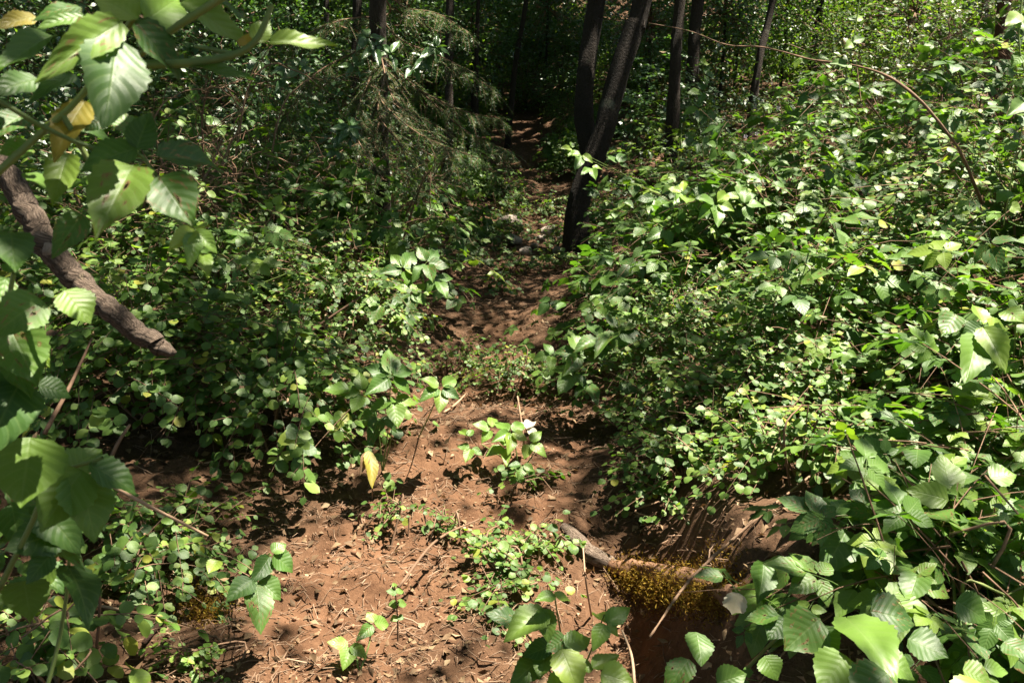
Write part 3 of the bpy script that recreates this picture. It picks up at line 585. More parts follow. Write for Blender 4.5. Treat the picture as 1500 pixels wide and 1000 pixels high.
ground_spray('bramble_cane', 'bramble cane with dim glossy leaves leaning over the path below the conifer', 'bramble', (480, 520), [(590, 400, 5.4), (640, 370, 5.5), (560, 440, 5.2)],
  tri(590, 395, 34, 300, 5.3, 5, B) + tri(625, 385, 32, 10, 5.3, 5, B) + tri(600, 430, 32, 90, 5.2, 5, B) + tri(560, 445, 32, 120, 5.1, 3, B) + tri(640, 410, 28, 60, 5.3, 3, B) + tri(555, 410, 30, 210, 5.3, 3, B) + tri(595, 460, 28, 80, 5.1, 3, B))
ground_spray('bramble_cane', 'arching bramble shoot with bright young tip in front of the double trunk', 'bramble', (1110, 360), [(925, 265, 5.6), (860, 228, 5.5), (825, 215, 5.5)],
  tri(852, 226, 22, 110, 5.5, 3, Y) + tri(838, 218, 14, 190, 5.5, 3, Y) + tri(866, 245, 18, 70, 5.5, 3, Y) + tri(928, 262, 26, 90, 5.6, 3, B) + tri(905, 240, 22, 300, 5.6, 3, B) + tri(960, 290, 30, 100, 5.6, 3, B))
ground_spray('bramble_cane', 'upright bramble shoot rising before the dark slim trunks', 'bramble', (1045, 330), [(1035, 200, 6.2), (1028, 82, 6.3)],
  tri(1030, 135, 20, 180, 6.2, 3, B) + tri(1033, 110, 16, 0, 6.2, 3, B) + tri(1030, 95, 12, 270, 6.2, 3, Y) + tri(1030, 165, 22, 20, 6.2, 3, B) + tri(1025, 160, 22, 170, 6.2, 3, B) + tri(1040, 200, 24, 40, 6.2, 3, B) + tri(1018, 205, 22, 150, 6.2, 3, B))
ground_spray('bramble_cane', 'yellow-green bramble cane with bright leaves climbing through the sunlit thicket', 'bramble', (1160, 480), [(1060, 300, 5.2), (1000, 280, 5.2), (1120, 300, 5.0)],
  tri(1048, 298, 32, 80, 5.1, 5, Y) + tri(1000, 282, 22, 200, 5.2, 3, Y) + tri(1090, 300, 30, 350, 5.1, 3, B) + tri(1120, 340, 28, 60, 5.0, 3, B) + tri(1085, 290, 26, 270, 5.2, 3, B) + tri(975, 335, 28, 150, 5.2, 3, B) + tri(1180, 375, 32, 20, 4.9, 3, B) + tri(1060, 410, 34, 30, 4.8, 5, B))
spray('hanging_vine', 'hanging vine with pairs of round leaves in front of the woodland', 'vine', [[(1262, -20, 4.2), (1250, 60, 4.2), (1240, 110, 4.2), (1238, 150, 4.2), (1260, 180, 4.2), (1255, 230, 4.2)]],
  [(1252, 30, 1265, 22, 13, 4.2, M_SNOW, 0.), (1252, 30, 1242, 22, 12, 4.2, M_SNOW, 0.), (1248, 62, 1268, 54, 16, 4.2, M_SNOW, 0.), (1248, 62, 1240, 70, 15, 4.2, M_SNOW, 0.), (1240, 95, 1218, 90, 17, 4.2, M_SNOW, 0.), (1240, 95, 1248, 100, 12, 4.2, M_SNOW, 0.), (1240, 122, 1225, 122, 15, 4.2, M_SNOW, 0.), (1240, 120, 1252, 117, 14, 4.2, M_SNOW, 0.), (1245, 150, 1256, 146, 14, 4.2, M_SNOW, 0.), (1243, 150, 1235, 152, 12, 4.2, M_SNOW, 0.), (1258, 190, 1248, 200, 14, 4.2, Y, 0.)], rad=.0028)
spray('hanging_vine', 'leafy vine hanging in front of the reddish trunk', 'vine', [[(1500, -30, 3.0), (1492, 60, 3.0), (1505, 140, 3.0), (1485, 240, 3.0), (1470, 330, 3.1)]],
  [(1495, 20, 1475, 35, 24, 3.0, M_SNOW, 0.), (1495, 30, 1508, 45, 22, 3.0, M_SNOW, 0.), (1498, 80, 1482, 95, 22, 3.0, Y, 0.), (1503, 100, 1520, 112, 22, 3.0, M_SNOW, 0.), (1500, 150, 1480, 165, 26, 3.0, M_SNOW, 0.), (1497, 170, 1512, 190, 26, 3.0, M_SNOW, 0.), (1490, 210, 1470, 220, 24, 3.0, M_SNOW, 0.), (1488, 235, 1504, 250, 26, 3.0, M_SNOW, 0.), (1480, 280, 1460, 290, 26, 3.0, M_SNOW, 0.), (1478, 300, 1496, 310, 26, 3.0, M_SNOW, 0.)], rad=.003)
ground_spray('bramble_cane', 'green bramble cane with hanging cluster of limp ruffled leaves among round-leaved shrubs', 'bramble', (1470, 620), [(1420, 470, 2.9), (1490, 450, 2.9)],
  [(1430, 490, 1420, 555, 50, 2.85, B, 0.), (1440, 480, 1475, 530, 44, 2.85, B, 0.), (1440, 480, 1410, 490, 40, 2.87, B, 0.), (1448, 478, 1485, 480, 36, 2.87, Y, 0.), (1440, 475, 1430, 440, 34, 2.9, Y, 0.), (1400, 460, 1380, 490, 36, 2.9, B, 0.), (1470, 455, 1500, 470, 36, 2.9, B, 0.)])
ground_spray('bramble_cane', 'long green cane with broad holed leaves lying beside the mossy bank', 'bramble', (1085, 985), [(1180, 885, 2.15), (1255, 850, 2.3), (1340, 805, 2.5)],
  [(1240, 775, 1210, 835, 62, 2.35, B, 0.), (1230, 780, 1262, 838, 50, 2.4, B, 0.), (1285, 815, 1300, 850, 48, 2.4, B, 0.), (1272, 815, 1262, 860, 40, 2.4, B, 0.), (1118, 825, 1116, 878, 44, 2.25, B, 0.), (1150, 905, 1125, 935, 42, 2.1, B, 0.), (1140, 900, 1090, 905, 40, 2.1, B, .1), (1020, 925, 1030, 972, 46, 2.1, B, 0.), (1010, 965, 975, 1005, 44, 2.05, B, 0.), (1200, 905, 1150, 950, 76, 1.95, B, 0.), (1195, 920, 1225, 965, 60, 1.95, B, 0.), (1240, 905, 1315, 965, 82, 1.95, Y, 0.), (1275, 895, 1345, 905, 70, 2.0, B, 0.), (1290, 965, 1345, 985, 62, 1.85, B, 0.), (1330, 935, 1390, 960, 66, 1.95, B, 0.), (1240, 960, 1200, 1010, 70, 1.85, Y, 0.), (1300, 985, 1250, 1030, 80, 1.8, B, 0.), (1350, 850, 1395, 870, 48, 2.2, B, .1), (1345, 840, 1330, 880, 44, 2.2, B, 0.), (1400, 880, 1450, 905, 54, 2.1, B, 0.), (1410, 980, 1460, 1000, 64, 1.85, B, 0.), (1440, 1000, 1400, 1040, 64, 1.8, Y, 0.), (1470, 940, 1510, 960, 58, 1.9, B, 0.), (1480, 740, 1510, 780, 50, 2.4, B, 0.), (1450, 700, 1490, 690, 44, 2.5, Y, 0.), (1310, 640, 1280, 660, 40, 2.9, Y, 0.), (1050, 1000, 1095, 985, 44, 2.0, B, 0.), (1120, 960, 1140, 995, 44, 2.0, Y, 0.)], rad=.005)
ground_spray('withered_cane', 'withered stalk with curled brown leaves among sunlit shrubs', 'stalk', (1360, 850), [(1350, 770, 2.6)], [(1350, 768, 1335, 800, 22, 2.6, M_DEADLEAF, 0.), (1352, 765, 1362, 800, 18, 2.6, M_DEADLEAF, 0.), (1345, 780, 1330, 785, 16, 2.6, M_DEADLEAF, 0.)], cane_mat=M_DRY, rad=.003)
ground_spray('withered_cane', 'dry stalk with yellow wilted leaf at the edge of the round-leaved shrub', 'stalk', (545, 730), [(540, 660, 3.7)], [(540, 660, 548, 712, 22, 3.7, M_YELLOW, 0.), (537, 664, 530, 690, 14, 3.7, M_DEADLEAF, 0.)], cane_mat=M_DRY, rad=.003)
ground_spray('bramble_seedling', 'drooping grey-green bramble leaves with holes over the dark hollow', 'seedling', (330, 880), [(372, 850, 2.7), (395, 810, 2.75)],
  [(375, 855, 385, 925, 44, 2.65, B, 0.), (370, 850, 335, 872, 36, 2.65, B, 0.), (380, 850, 412, 875, 40, 2.68, B, 0.), (395, 815, 372, 850, 30, 2.72, B, 0.), (400, 812, 432, 835, 38, 2.72, B, 0.), (398, 808, 420, 795, 22, 2.72, Y, 0.), (320, 820, 305, 838, 24, 2.7, Y, 0.)])
A = Acc(); g = at(1082, 868, 2.25)
pl = leaf_tmpl(16, 7, .36, .42, (1.55, 1.0), serr=.05, fold=.35, curl=.35, wav=.25); v, q, u = place(pl, frames(np.array([[-.2, .1, -1.]]), np.array([[-.3, -1., .4]])), g[None], np.array([.075])); A.add(v, q, u)
link('dead_leaf', A.mesh('dead_leaf', M_PALE, g), None, g, 'pale bleached dead leaf caught on the mossy bank', 'leaf')

# ------------------------------------------------------------------ wood: snag, sticks, fallen log, mossy bank, rocks
def rough_tube(pts, rad, n, sides, amp, seed, freq=14., ridge=False, wob=.35):
    r = np.random.RandomState(seed); p = curve(pts, n); p = p + (np.stack([fbm(np.arange(n) * .11, np.full(n, 3. + seed + k), 1., 2) for k in range(3)], -1) * rad[0] * wob if n > 60 else 0); rd = np.interp(np.linspace(0, 1, n), np.linspace(0, 1, len(rad)), rad)
    V, Q, U = tubes(p, rd, sides); c = np.repeat(p, sides, 0)
    th = np.tile(np.arange(sides), n) * 6.283 / sides; s = np.repeat(np.linspace(0, 1, n) * np.linalg.norm(np.diff(p, axis=0), axis=1).sum(), sides)
    k = fbm(s * freq + seed, np.cos(th) * 2.2 + 5, 1., 3) + fbm(s * freq * .35, np.sin(th) * 2.6 + 9, 1.3, 4)
    if ridge: k = .5 * fbm(np.cos(th) * 3.3 + s * .9 + seed, np.sin(th) * 3.3 + s * .5 + 7, 1., 3) + .9 * fbm(np.cos(th) * .8 + s * .8 + seed, np.sin(th) * .8 + 3 + s * .3, 1., 2)
    V = c + (V - c) * (1 + amp * k)[:, None]
    U = np.stack([s, th], -1)
    ring0 = np.arange(sides); endv = (n - 1) * sides + np.arange(sides)
    m = sides // 2
    for ring, fl in ((ring0, 1), (endv, 0)):
        q = np.array([[ring[i], ring[i + 1], ring[sides - 2 - i], ring[sides - 1 - i]] for i in range(m - 1)])
        Q = np.concatenate([Q, q[:, ::-1] if fl else q])
    return V, Q, U
def wood(name, label, cat, pts, rad, mat, n=24, sides=8, amp=.15, seed=1, group=None, freq=14.):
    o = np.asarray(pts[0], float); A = Acc(); A.add(*rough_tube(pts, rad, n, sides, amp, seed, freq))
    return link(name, A.mesh(name, mat, o), None, o, label, cat, group)
sn = link('broken_branch', None, None, at(-60, 190, 1.75), 'thick broken branch with rough weathered bark ending in a snapped tip', 'branch')
o = at(-60, 190, 1.75)
A = Acc(); A.add(*rough_tube([at(-60, 190, 1.78), at(12, 258, 1.75), at(62, 345, 1.72), at(118, 418, 1.70), at(190, 478, 1.68), at(238, 508, 1.67)], [.022, .0215, .0205, .0195, .0165, .0135], 260, 44, .26, 3, 26., True)); link('bark', A.mesh('bark', M_SNAG, o), sn)
A = Acc(); A.add(*rough_tube([at(236, 507, 1.67), at(246, 512, 1.665), at(254, 517, 1.66)], [.0135, .011, .006], 10, 10, .7, 9, 60.)); link('snapped_end', A.mesh('snapped_end', M_SNAG, o), sn)
for k, (px, py) in enumerate(((75, 362), (140, 432))):
    A = Acc(); A.add(*rough_tube([at(px, py, 1.70), at(px - 6, py + 12, 1.69)], [.014, .008], 6, 10, .3, k, 50.)); link('knot', A.mesh('knot', M_SNAG, o), sn)
def g3(px, py, up=.0): p = gp(px, py).copy(); p[2] += up; return p
wood('arching_branch', 'long thin bare branch arching over the sunlit thicket', 'branch', [at(950, 34, 5.6), at(1010, 46, 5.3), at(1065, 66, 5.1), at(1120, 70, 4.9), at(1190, 88, 4.6), at(1250, 96, 4.3), at(1300, 112, 4.1), at(1350, 150, 3.95), at(1395, 205, 3.9), at(1412, 235, 3.95), at(1440, 300, 4.3)], [.0014, .0026, .0034, .0042, .005, .0055, .006, .006, .007], M_TWIG, 110, 8, .6, 5, freq=16.)
wood('thin_stick', 'thin dark stick leaning from the sapling up the path soil', 'stick', [g3(585, 898, .09), g3(640, 840, .12), g3(702, 782, .06)], [.005, .0045, .003], M_TWIG, 14, 6, .15, 6)
wood('thorny_cane', 'long brown thorny cane leaning over the mossy bank', 'stick', [at(952, 932, 2.35), at(1010, 850, 2.6), at(1090, 775, 2.8), at(1190, 694, 3.05)], [.0025, .0038, .0042, .0032], M_TWIG, 70, 7, .6, 7, freq=60.)
wood('thorny_cane', 'second thinner cane crossing behind the long thorny one', 'stick', [at(1060, 850, 2.8), at(1130, 785, 2.9), at(1210, 740, 3.0), at(1290, 670, 3.1)], [.0028, .004, .004, .003], M_TWIG, 24, 6, .2, 8)
wood('dry_stick', 'pale dry stick standing in the sunlit shrub below the flowers', 'stick', [at(1290, 740, 2.9), at(1298, 690, 2.92), at(1312, 655, 2.95)], [.004, .0035, .003], M_DRY, 12, 6, .15, 9)
wood('dry_stick', 'pale curved stalk rising from the soil gully', 'stick', [at(930, 1010, 2.25), at(925, 960, 2.3), at(911, 922, 2.33)], [.004, .0032, .003], M_DRY, 12, 6, .2, 10)
wood('dry_stick', 'thin pale stalk standing at the path side of the gully', 'stick', [g3(866, 905, .01), at(858, 850, 2.95), at(854, 802, 3.0)], [.0035, .003, .002], M_DRY, 12, 6, .2, 11)
wood('red_twig', 'dark red fallen twig beside the dark hollow', 'twig', [g3(212, 955, .03), g3(250, 912, .04), g3(300, 858, .05)], [.008, .0075, .005], M_RBARK, 16, 7, .25, 12)
wood('dry_stick', 'long straight dry stick slanting through the creeping round leaves', 'stick', [at(70, 655, 2.8), at(180, 720, 2.85), at(305, 785, 2.9)], [.005, .0055, .004], M_DRY, 20, 6, .15, 13)
wood('dry_stick', 'pale curved root lying on litter near the dark red twig', 'stick', [g3(145, 895, .02), g3(190, 905, .03), g3(240, 885, .03)], [.004, .005, .003], M_DRY, 16, 6, .2, 14)
wood('dry_stick', 'bare upright stick in the shaded round-leaved shrub', 'stick', [at(65, 635, 2.9), at(105, 560, 3.0), at(135, 495, 3.1)], [.007, .006, .003], M_TWIG, 16, 6, .2, 15)
wood('dry_stick', 'bent bare stem at the foot of the round-leaved shrub', 'stick', [at(155, 690, 3.2), at(172, 650, 3.2), at(190, 622, 3.25)], [.007, .006, .005], M_TWIG, 16, 6, .2, 16)
wood('dry_stick', 'slanting brown stem above the round-leaved thicket', 'stick', [at(400, 530, 4.6), at(465, 478, 4.7), at(538, 428, 4.8)], [.006, .006, .004], M_TWIG, 16, 6, .2, 17)
wood('dry_stick', 'thin forked pale twig lying on the sunlit path patch', 'stick', [g3(650, 610, .02), g3(668, 600, .03), g3(684, 588, .05)], [.006, .005, .003], M_DRY, 12, 6, .2, 18)
wood('dry_stick', 'dry bare stalk standing behind the pale seedling on the mound', 'stick', [g3(770, 672, .0), at(764, 620, 4.1), at(758, 580, 4.15)], [.006, .005, .003], M_DRY, 12, 6, .3, 19)
wood('dry_stick', 'brown stick lying across sunlit shrub stems', 'stick', [at(1075, 655, 3.4), at(1130, 645, 3.3), at(1195, 637, 3.2)], [.004, .005, .003], M_DRY, 14, 6, .2, 20)
wood('fallen_log', 'short weathered fallen log lying beside the path', 'log', [g3(826, 776, .012), g3(846, 796, .016), g3(868, 818, .014), g3(905, 832, .004)], [.020, .026, .028, .022], M_SNAG, 60, 18, .35, 21)
rt = g3(905, 845, .02)
wood('exposed_root', 'soil-covered root running along the top of the eroded bank', 'root', [g3(893, 838, .03), g3(950, 858, .05), g3(1010, 872, .05), g3(1075, 890, .03)], [.02, .035, .04, .03], M_CLOD, 44, 14, .5, 22)
mr = np.random.RandomState(8)
def moss(label, pts, n, ln):
    c = curve([g3(*p) for p in pts], 60); base = c[mr.randint(60, size=n)] + nrm(mr.normal(0, 1, (n, 3)) + [-.3, -.4, .5]) * (.045 + .018 * mr.rand(n, 1)) * (.5 + 1.3 * mr.rand(n, 1) ** 2) + [0, 0, .02]; dz = ground(base[:, 0], base[:, 1]); base[:, 2] = np.maximum(dz, base[:, 2])
    t = nrm(mr.normal(0, .7, (n, 3)) + np.array([-.25, -.3, .55])); nn = nrm(mr.normal(0, 1, (n, 3)))
    A = Acc(); v, q, u = place(leaf_tmpl(2, 2, .13, .5, (1, 1), fold=0, curl=.3), frames(t, nn), base, mr.uniform(.5, 1.2, n) * ln); A.add(v, q, u, np.repeat(mr.rand(n), len(v) // n))
    link('moss', A.mesh('moss', M_MOSS, c[0]), None, c[0], label, 'moss', kind='stuff')
moss('golden shaggy moss on the sunlit crest of the eroded bank', [(985, 866), (1020, 880), (1065, 892)], 11000, .014)
moss('rusty moss on the shaded side of the eroded bank', [(915, 848), (955, 868), (985, 885)], 8000, .013)
moss('dull brown moss beside the dark hollow', [(285, 900), (305, 906), (325, 912)], 1800, .013)
def rock_mesh(seed, mat=M_ROCK):
    r = np.random.RandomState(seed); n = 5; g_ = np.linspace(-1, 1, n); acc = []; Qs = []; k = 0
    for ax in range(3):
        for s in (-1, 1):
            a, b = np.meshgrid(g_, g_); p = np.zeros((n, n, 3)); p[..., ax] = s; p[..., (ax + 1) % 3] = a * s; p[..., (ax + 2) % 3] = b
            acc.append(p.reshape(-1, 3)); Qs.append(grid_quads(n, n) + k); k += n * n
    V = np.concatenate(acc); V = nrm(V) * .75 + V * .25; d = r.normal(0, 1, (5, 3)); d = nrm(d)
    for i in range(5): V = V - np.clip(V @ d[i] - .72, 0, 9)[:, None] * d[i]
    V = V * (1 + .10 * np.sin(V[:, [1]] * 4 + seed) * np.cos(V[:, [0]] * 3)) * np.array([1, .8, .6])
    return mk_mesh('rock', V, np.concatenate(Qs), mat, None, None, False)
RM = [rock_mesh(s) for s in range(4)]
for i, (px, py, s, lb) in enumerate([(745, 332, 30, 'rounded grey rock standing highest among the stones on the path'), (750, 355, 22, None), (838, 332, 20, None), (803, 347, 26, None), (770, 372, 18, None), (795, 352, 14, None), (728, 352, 12, None), (815, 370, 14, None), (700, 352, 12, None), (760, 388, 14, 'flat tan stone below the other path stones'), (783, 362, 11, None), (742, 318, 12, None), (822, 352, 12, None), (708, 340, 11, None)]):
    p = g3(px, py); d = float((p - CAM) @ FWD); ob = link('rock', RM[i % 4], None, p, lb or 'small grey stone in the stony bed under the double trunk', 'rock', None if lb else 'stones in the path bed')
    k = s / FOC * d * .68; ob.location.z += k * .25; ob.scale = (k, k, k); ob.rotation_euler = (mr.uniform(-.3, .3), mr.uniform(-.3, .3), mr.uniform(0, 6))
PB = [rock_mesh(s + 9, M_CLOD) for s in range(2)]
for px, py, s in [(640, 990, 12), (712, 962, 9), (506, 880, 10), (536, 838, 9), (840, 750, 12), (655, 905, 8), (560, 965, 9), (600, 965, 8)]:
    p = g3(px, py, .002); d = float((p - CAM) @ FWD); ob = link('pebble', PB[px % 2], None, p, 'small brown pebble lying on bare path soil', 'pebble', 'pebbles on the path'); k = s / FOC * d * .5; ob.scale = (k, k, k); ob.rotation_euler = (0, 0, px)

# litter: twig bits, dead leaves, clods (uncountable)
lr = np.random.RandomState(21)
def scatter(n, ymax, spread):
    y = 1.9 + (ymax - 1.9) * lr.rand(n) ** 1.4; x = np.interp(y, PY, PX) + lr.normal(0, spread, n) * (.7 + .12 * y); return x, y, ground(x, y)
n = 12500; x, y, z = scatter(n, 10, .65); a = lr.rand(n) * 6.283; ln = lr.gamma(2.0, .019, n) + .010
d = np.stack([np.cos(a), np.sin(a), lr.normal(0, .15, n)], -1); c = np.stack([x, y, z + .005], -1)
P = np.stack([c - d * ln[:, None] / 2, c + lr.normal(0, .1, (n, 3)) * ln[:, None] + [0, 0, .003], c + d * ln[:, None] / 2], 1)
v, q, u = tubes(P, np.array([1, 1, .6])[None] * lr.uniform(.0006, .0017, n)[:, None] * (1 + ln * 6)[:, None], 3, False)
A = Acc(); A.add(v, q, u, np.repeat(lr.rand(n), 9)); link('twig_litter', A.mesh('twig_litter', M_LITTER), None, None, 'scattered dry twig fragments on the path and soil', 'litter', kind='stuff')
n = 15000; x, y, z = scatter(n, 19, 1.0); A = Acc()
for T, k in ((leaf_tmpl(2, 3, .36, .45, (1.5, .9), fold=.5, curl=.35), 0), (leaf_tmpl(2, 3, .25, .5, (1.5, .9), fold=-.4, curl=-.35), 1)):
    s_ = np.arange(n) % 2 == k; m = s_.sum(); t = nrm(np.stack([lr.normal(0, 1, m), lr.normal(0, 1, m), lr.normal(0, .2, m)], -1)); nn = nrm(lr.normal(0, .45, (m, 3)) + [0, 0, 1])
    v, q, u = place(T, frames(t, nn), np.stack([x, y, z + .006], -1)[s_], np.minimum(lr.gamma(3., .0075, m) + .007, .036)); A.add(v, q, u, np.repeat(lr.rand(m), len(T[0])))
link('leaf_litter', A.mesh('leaf_litter', M_DEADLEAF), None, None, 'fallen brown leaves scattered over the forest soil', 'litter', kind='stuff')
n = 6500; x, y, z = scatter(n, 9, .5); cube = np.array([[i, j, k] for i in (-1, 1) for j in (-1, 1) for k in (-1, 1)]) * .58; cq = np.array([[0, 1, 3, 2], [4, 6, 7, 5], [0, 4, 5, 1], [2, 3, 7, 6], [0, 2, 6, 4], [1, 5, 7, 3]])
s_ = lr.gamma(1.6, .0016, n) + .001; V = (cube[None] * (1 + lr.normal(0, .25, (n, 8, 3)))) * s_[:, None, None] + np.stack([x, y, z + s_ * .2], -1)[:, None]
A = Acc(); A.add(V, (cq[None] + (np.arange(n) * 8)[:, None, None]), None, np.repeat(lr.rand(n), 8)); link('soil_crumbs', A.mesh('soil_crumbs', M_CLOD), None, None, 'loose crumbs of brown soil on the path', 'soil', kind='stuff')

# ------------------------------------------------------------------ trees
TREES = []
def tree(name, label, stems, mat, group=None, crown=None, extra=8.0, canopy=True):
    """stems: list of ([(px,py,depth)...], radius bottom, radius top); the first pixel is the foot; the stem goes on above the frame"""
    rt = None; st = []
    for pts, r0, r1 in stems:
        W = [at(*p) for p in pts]
        if rt is None:
            W[0] = np.array([W[0][0], W[0][1], gz(W[0][0], W[0][1]) - .05]); rt = W[0]
        e = nrm(W[-1] - W[-2]); e = nrm(e + np.array([0, 0, .5]))
        W = W + [W[-1] + e * extra * .45 + np.array([.1, 0, 0]), W[-1] + e * extra]
        st.append((W, r0, r1))
    root = link(name, None, None, rt, label, 'tree', group)
    for W, r0, r1 in st:
        n = 70; A = Acc(); k = len(W); rad = list(np.linspace(r0, r1, k - 2)) + [r1 * .75, r1 * .3]; rad[0] = rad[0] * 1.25
        rad = [q_ * .74 for q_ in rad]; A.add(*rough_tube(W, rad, n + 30, 18, .30, len(TREES) + 1, 9., True, .0)); link('trunk', A.mesh('trunk', mat, rt), root)
    TREES.append(dict(root=root, rt=rt, top=np.array(st[0][0][-1]), mid=np.array(st[0][0][-2]), canopy=canopy)); return root
tree('forest_tree', 'dark tree with double trunk forking beside the path', [
   ([(843, 372, 9.0), (848, 300, 9.0), (866, 240, 9.0), (884, 190, 9.0), (905, 110, 9.0), (928, 40, 9.0), (945, -20, 9.0)], .140, .120),
   ([(872, 235, 9.1), (858, 190, 9.2), (855, 150, 9.25), (862, 80, 9.3), (874, 0, 9.3), (880, -40, 9.3)], .12, .105)], M_BARK)
tree('forest_tree', 'straight slim dark trunk behind the fork', [([(984, 215, 11.5), (988, 110, 11.5), (998, -20, 11.5)], .095, .085)], M_BARK)
tree('forest_tree', 'dark trunk standing close behind the straight slim one', [([(1012, 178, 13.5), (1016, 80, 13.5), (1024, -20, 13.5)], .12, .11)], M_BARK)
tree('forest_tree', 'thin leaning trunk below the arching bare branch', [([(1098, 178, 13.5), (1112, 90, 13.5), (1136, -20, 13.5)], .075, .06)], M_BARK)
tree('forest_tree', 'thin dark trunk beyond the thicket', [([(1184, 168, 14.5), (1192, 80, 14.5), (1206, -20, 14.5)], .08, .07)], M_BARK)
tree('forest_tree', 'slim bare dark trunk beside the conifer sprays', [([(652, 328, 10.2), (657, 180, 10.2), (660, -20, 10.2)], .062, .055)], M_BARK)
tree('forest_tree', 'slender leaning dark stem above the far path', [([(742, 146, 15.5), (756, 90, 15.5), (774, -20, 15.5)], .055, .05)], M_BARK)
tree('forest_tree', 'thin dark stem among bushes at the far path edge', [([(697, 180, 14.0), (698, 90, 14.0), (702, -20, 14.0)], .045, .04)], M_BARK)
tree('forest_tree', 'reddish-barked trunk at the edge of the thicket', [([(1478, 215, 9.5), (1470, 90, 9.5), (1474, -20, 9.5)], .11, .10)], M_RBARK)
tree('forest_tree', 'dark trunk close beside the reddish one', [([(1455, 180, 11.0), (1450, 80, 11.0), (1440, -20, 11.0)], .075, .07)], M_BARK)
tree('forest_tree', 'thin pole-like stem before the bright leaves', [([(1386, 165, 12.0), (1380, 80, 12.0), (1376, -20, 12.0)], .028, .025)], M_BARK)
tree('forest_tree', 'dark slim trunk amid the dead twigs', [([(518, 235, 11.5), (520, 110, 11.5), (524, -20, 11.5)], .075, .065)], M_BARK)
tree('forest_tree', 'short-looking thin trunk before the yellow gap in the leaves', [([(480, 215, 13.0), (481, 110, 13.0), (478, -20, 13.0)], .05, .045)], M_BARK)
def shade_tree(x, y, label, lean=(0, 0)):  # trees added mostly out of view, to carry the canopy that shades the scene
    b = np.array([x, y, gz(x, y) - .05]); root = link('forest_tree', None, None, b, label, 'tree', 'shade trees added around the clearing')
    W = [b, b + [lean[0] * .3, lean[1] * .3, 2.2], b + [lean[0], lean[1], 5.0], b + [lean[0] * 1.4, lean[1] * 1.4, 9.0]]
    A = Acc(); A.add(*rough_tube(W, [.19, .15, .12, .05], 50, 12, .16, 5, 6.)); link('trunk', A.mesh('trunk', M_BARK, b), root)
    TREES.append(dict(root=root, rt=b, top=W[-1], mid=W[-2], canopy=True))
for x, y in ((5.6, .4), (6.2, 7.5), (-10, 19), (-3.2, 25.5), (6.5, 24.5), (13, 21), (-4.3, 3.2), (2.4, -2.2), (9.5, 13.0), (-7.0, 9.5), (-9, -2), (-3.5, -7), (5, -8), (12, 2), (14, -6), (-13, 6)):
    shade_tree(x, y, 'tall leafy tree added to shade the clearing', ((0 - x) * .12, .3))
# canopy overhead: twig clusters placed in the crowns so that the gaps let sun onto the thicket
def light_map(x, y):
    p = path_d(x, y)
    s = np.full_like(x, .15)
    s = np.where((x > .55) & (y < 7.0), .84, s)
    s = np.where((x > .5) & (y >= 7.0) & (y < 9.5), .42, s)
    s = np.where((x > 1.5) & (y >= 6.5) & (y < 14), .78, s)
    s = np.where((np.abs(p) < 1.15) & (y < 4.7), .80, s)
    s = np.where((np.abs(p) < 1.6) & (y >= 4.7) & (y < 9), .16, s)
    s = np.where((x < -.6) & (y < 7), .25, s)
    s = np.where((x < -.9) & (y < 2.6), .5, s)
    s = np.where((x < .6) & (y < .9), .80, s)
    s = np.where((x < -.5) & (y >= .9) & (y < 1.35), .12, s)
    s = np.where((x < -.5) & (y >= 1.35) & (y < 1.9), .78, s)
    s = np.where((np.abs(x + .1) < .4) & (np.abs(y - 5.1) < .4), .85, s)
    s = np.where((np.abs(x - .85) < .4) & (np.abs(y - 6.3) < .7), .12, s)
    s = np.where((x > .35) & (x < 2.6) & (y < 3.4) & (y > 1), .95, s)
    s = np.where((x < -.4) & (x > -1.4) & (y > 4.6) & (y < 5.6), .75, s)
    s = np.where((y > 8.5) & (x < 2.2), .17, s)
    s = np.where((x > -.9) & (x < .4) & (y > 8.3) & (y < 10.6), .5, s)
    s = np.where((x > -2.2) & (x < -.3) & (y > 6.2) & (y < 7.8), .6, s)
    s = np.where((y > 13) & (x > 3.), .93, s)
    s = np.where((y > 12) & (x < -2.5), .40, s)
    s = np.where((y > 15) & (x > -2.5) & (x < 3), .30, s)
    s = np.where((x < -5) | (x > 9) | (y < -1.5), .1, s)
    return s
cr = np.random.RandomState(77); NC = 10500
C = np.stack([cr.uniform(-6, 11, NC), cr.uniform(-3, 24, NC), cr.uniform(0, 1, NC)], -1)
C[:, 2] = 4.2 + .11 * np.clip(C[:, 1] - 6, 0, 40) + 4.0 * C[:, 2] ** 1.3
NF = 6500; CF = np.stack([cr.uniform(-18, 20, NF), cr.uniform(-14, 42, NF), cr.uniform(0, 1, NF)], -1)  # outer canopy clusters, added to block sky light and shade the hillside
CF = CF[(CF[:, 1] > 15) | (CF[:, 0] < -5) | (CF[:, 0] > 9) | (CF[:, 1] < -2)]; NF = len(CF)
CF[:, 2] = ground(CF[:, 0], CF[:, 1], False) + 5.0 + 5.0 * CF[:, 2]; C = np.concatenate([C, CF]); NC = len(C); far = np.arange(NC) >= NC - NF
Qp = C - L[None] * ((C[:, 2] - np.where(far, ground(C[:, 0], C[:, 1], False) + .8, .5)) / L[2])[:, None]
blot = fbm(Qp[:, 0] + 30, Qp[:, 1] + 30, 1.15, 3)
keep = (1 - light_map(Qp[:, 0], Qp[:, 1])) * 1.0 + 1.0 * blot > .42
keep |= cr.rand(NC) < .012
C = C[keep]; far = far[keep]
tops = np.array([t['mid'][:2] for t in TREES]); own = np.argmin(((C[:, None, :2] - tops[None]) ** 2).sum(-1), 1)
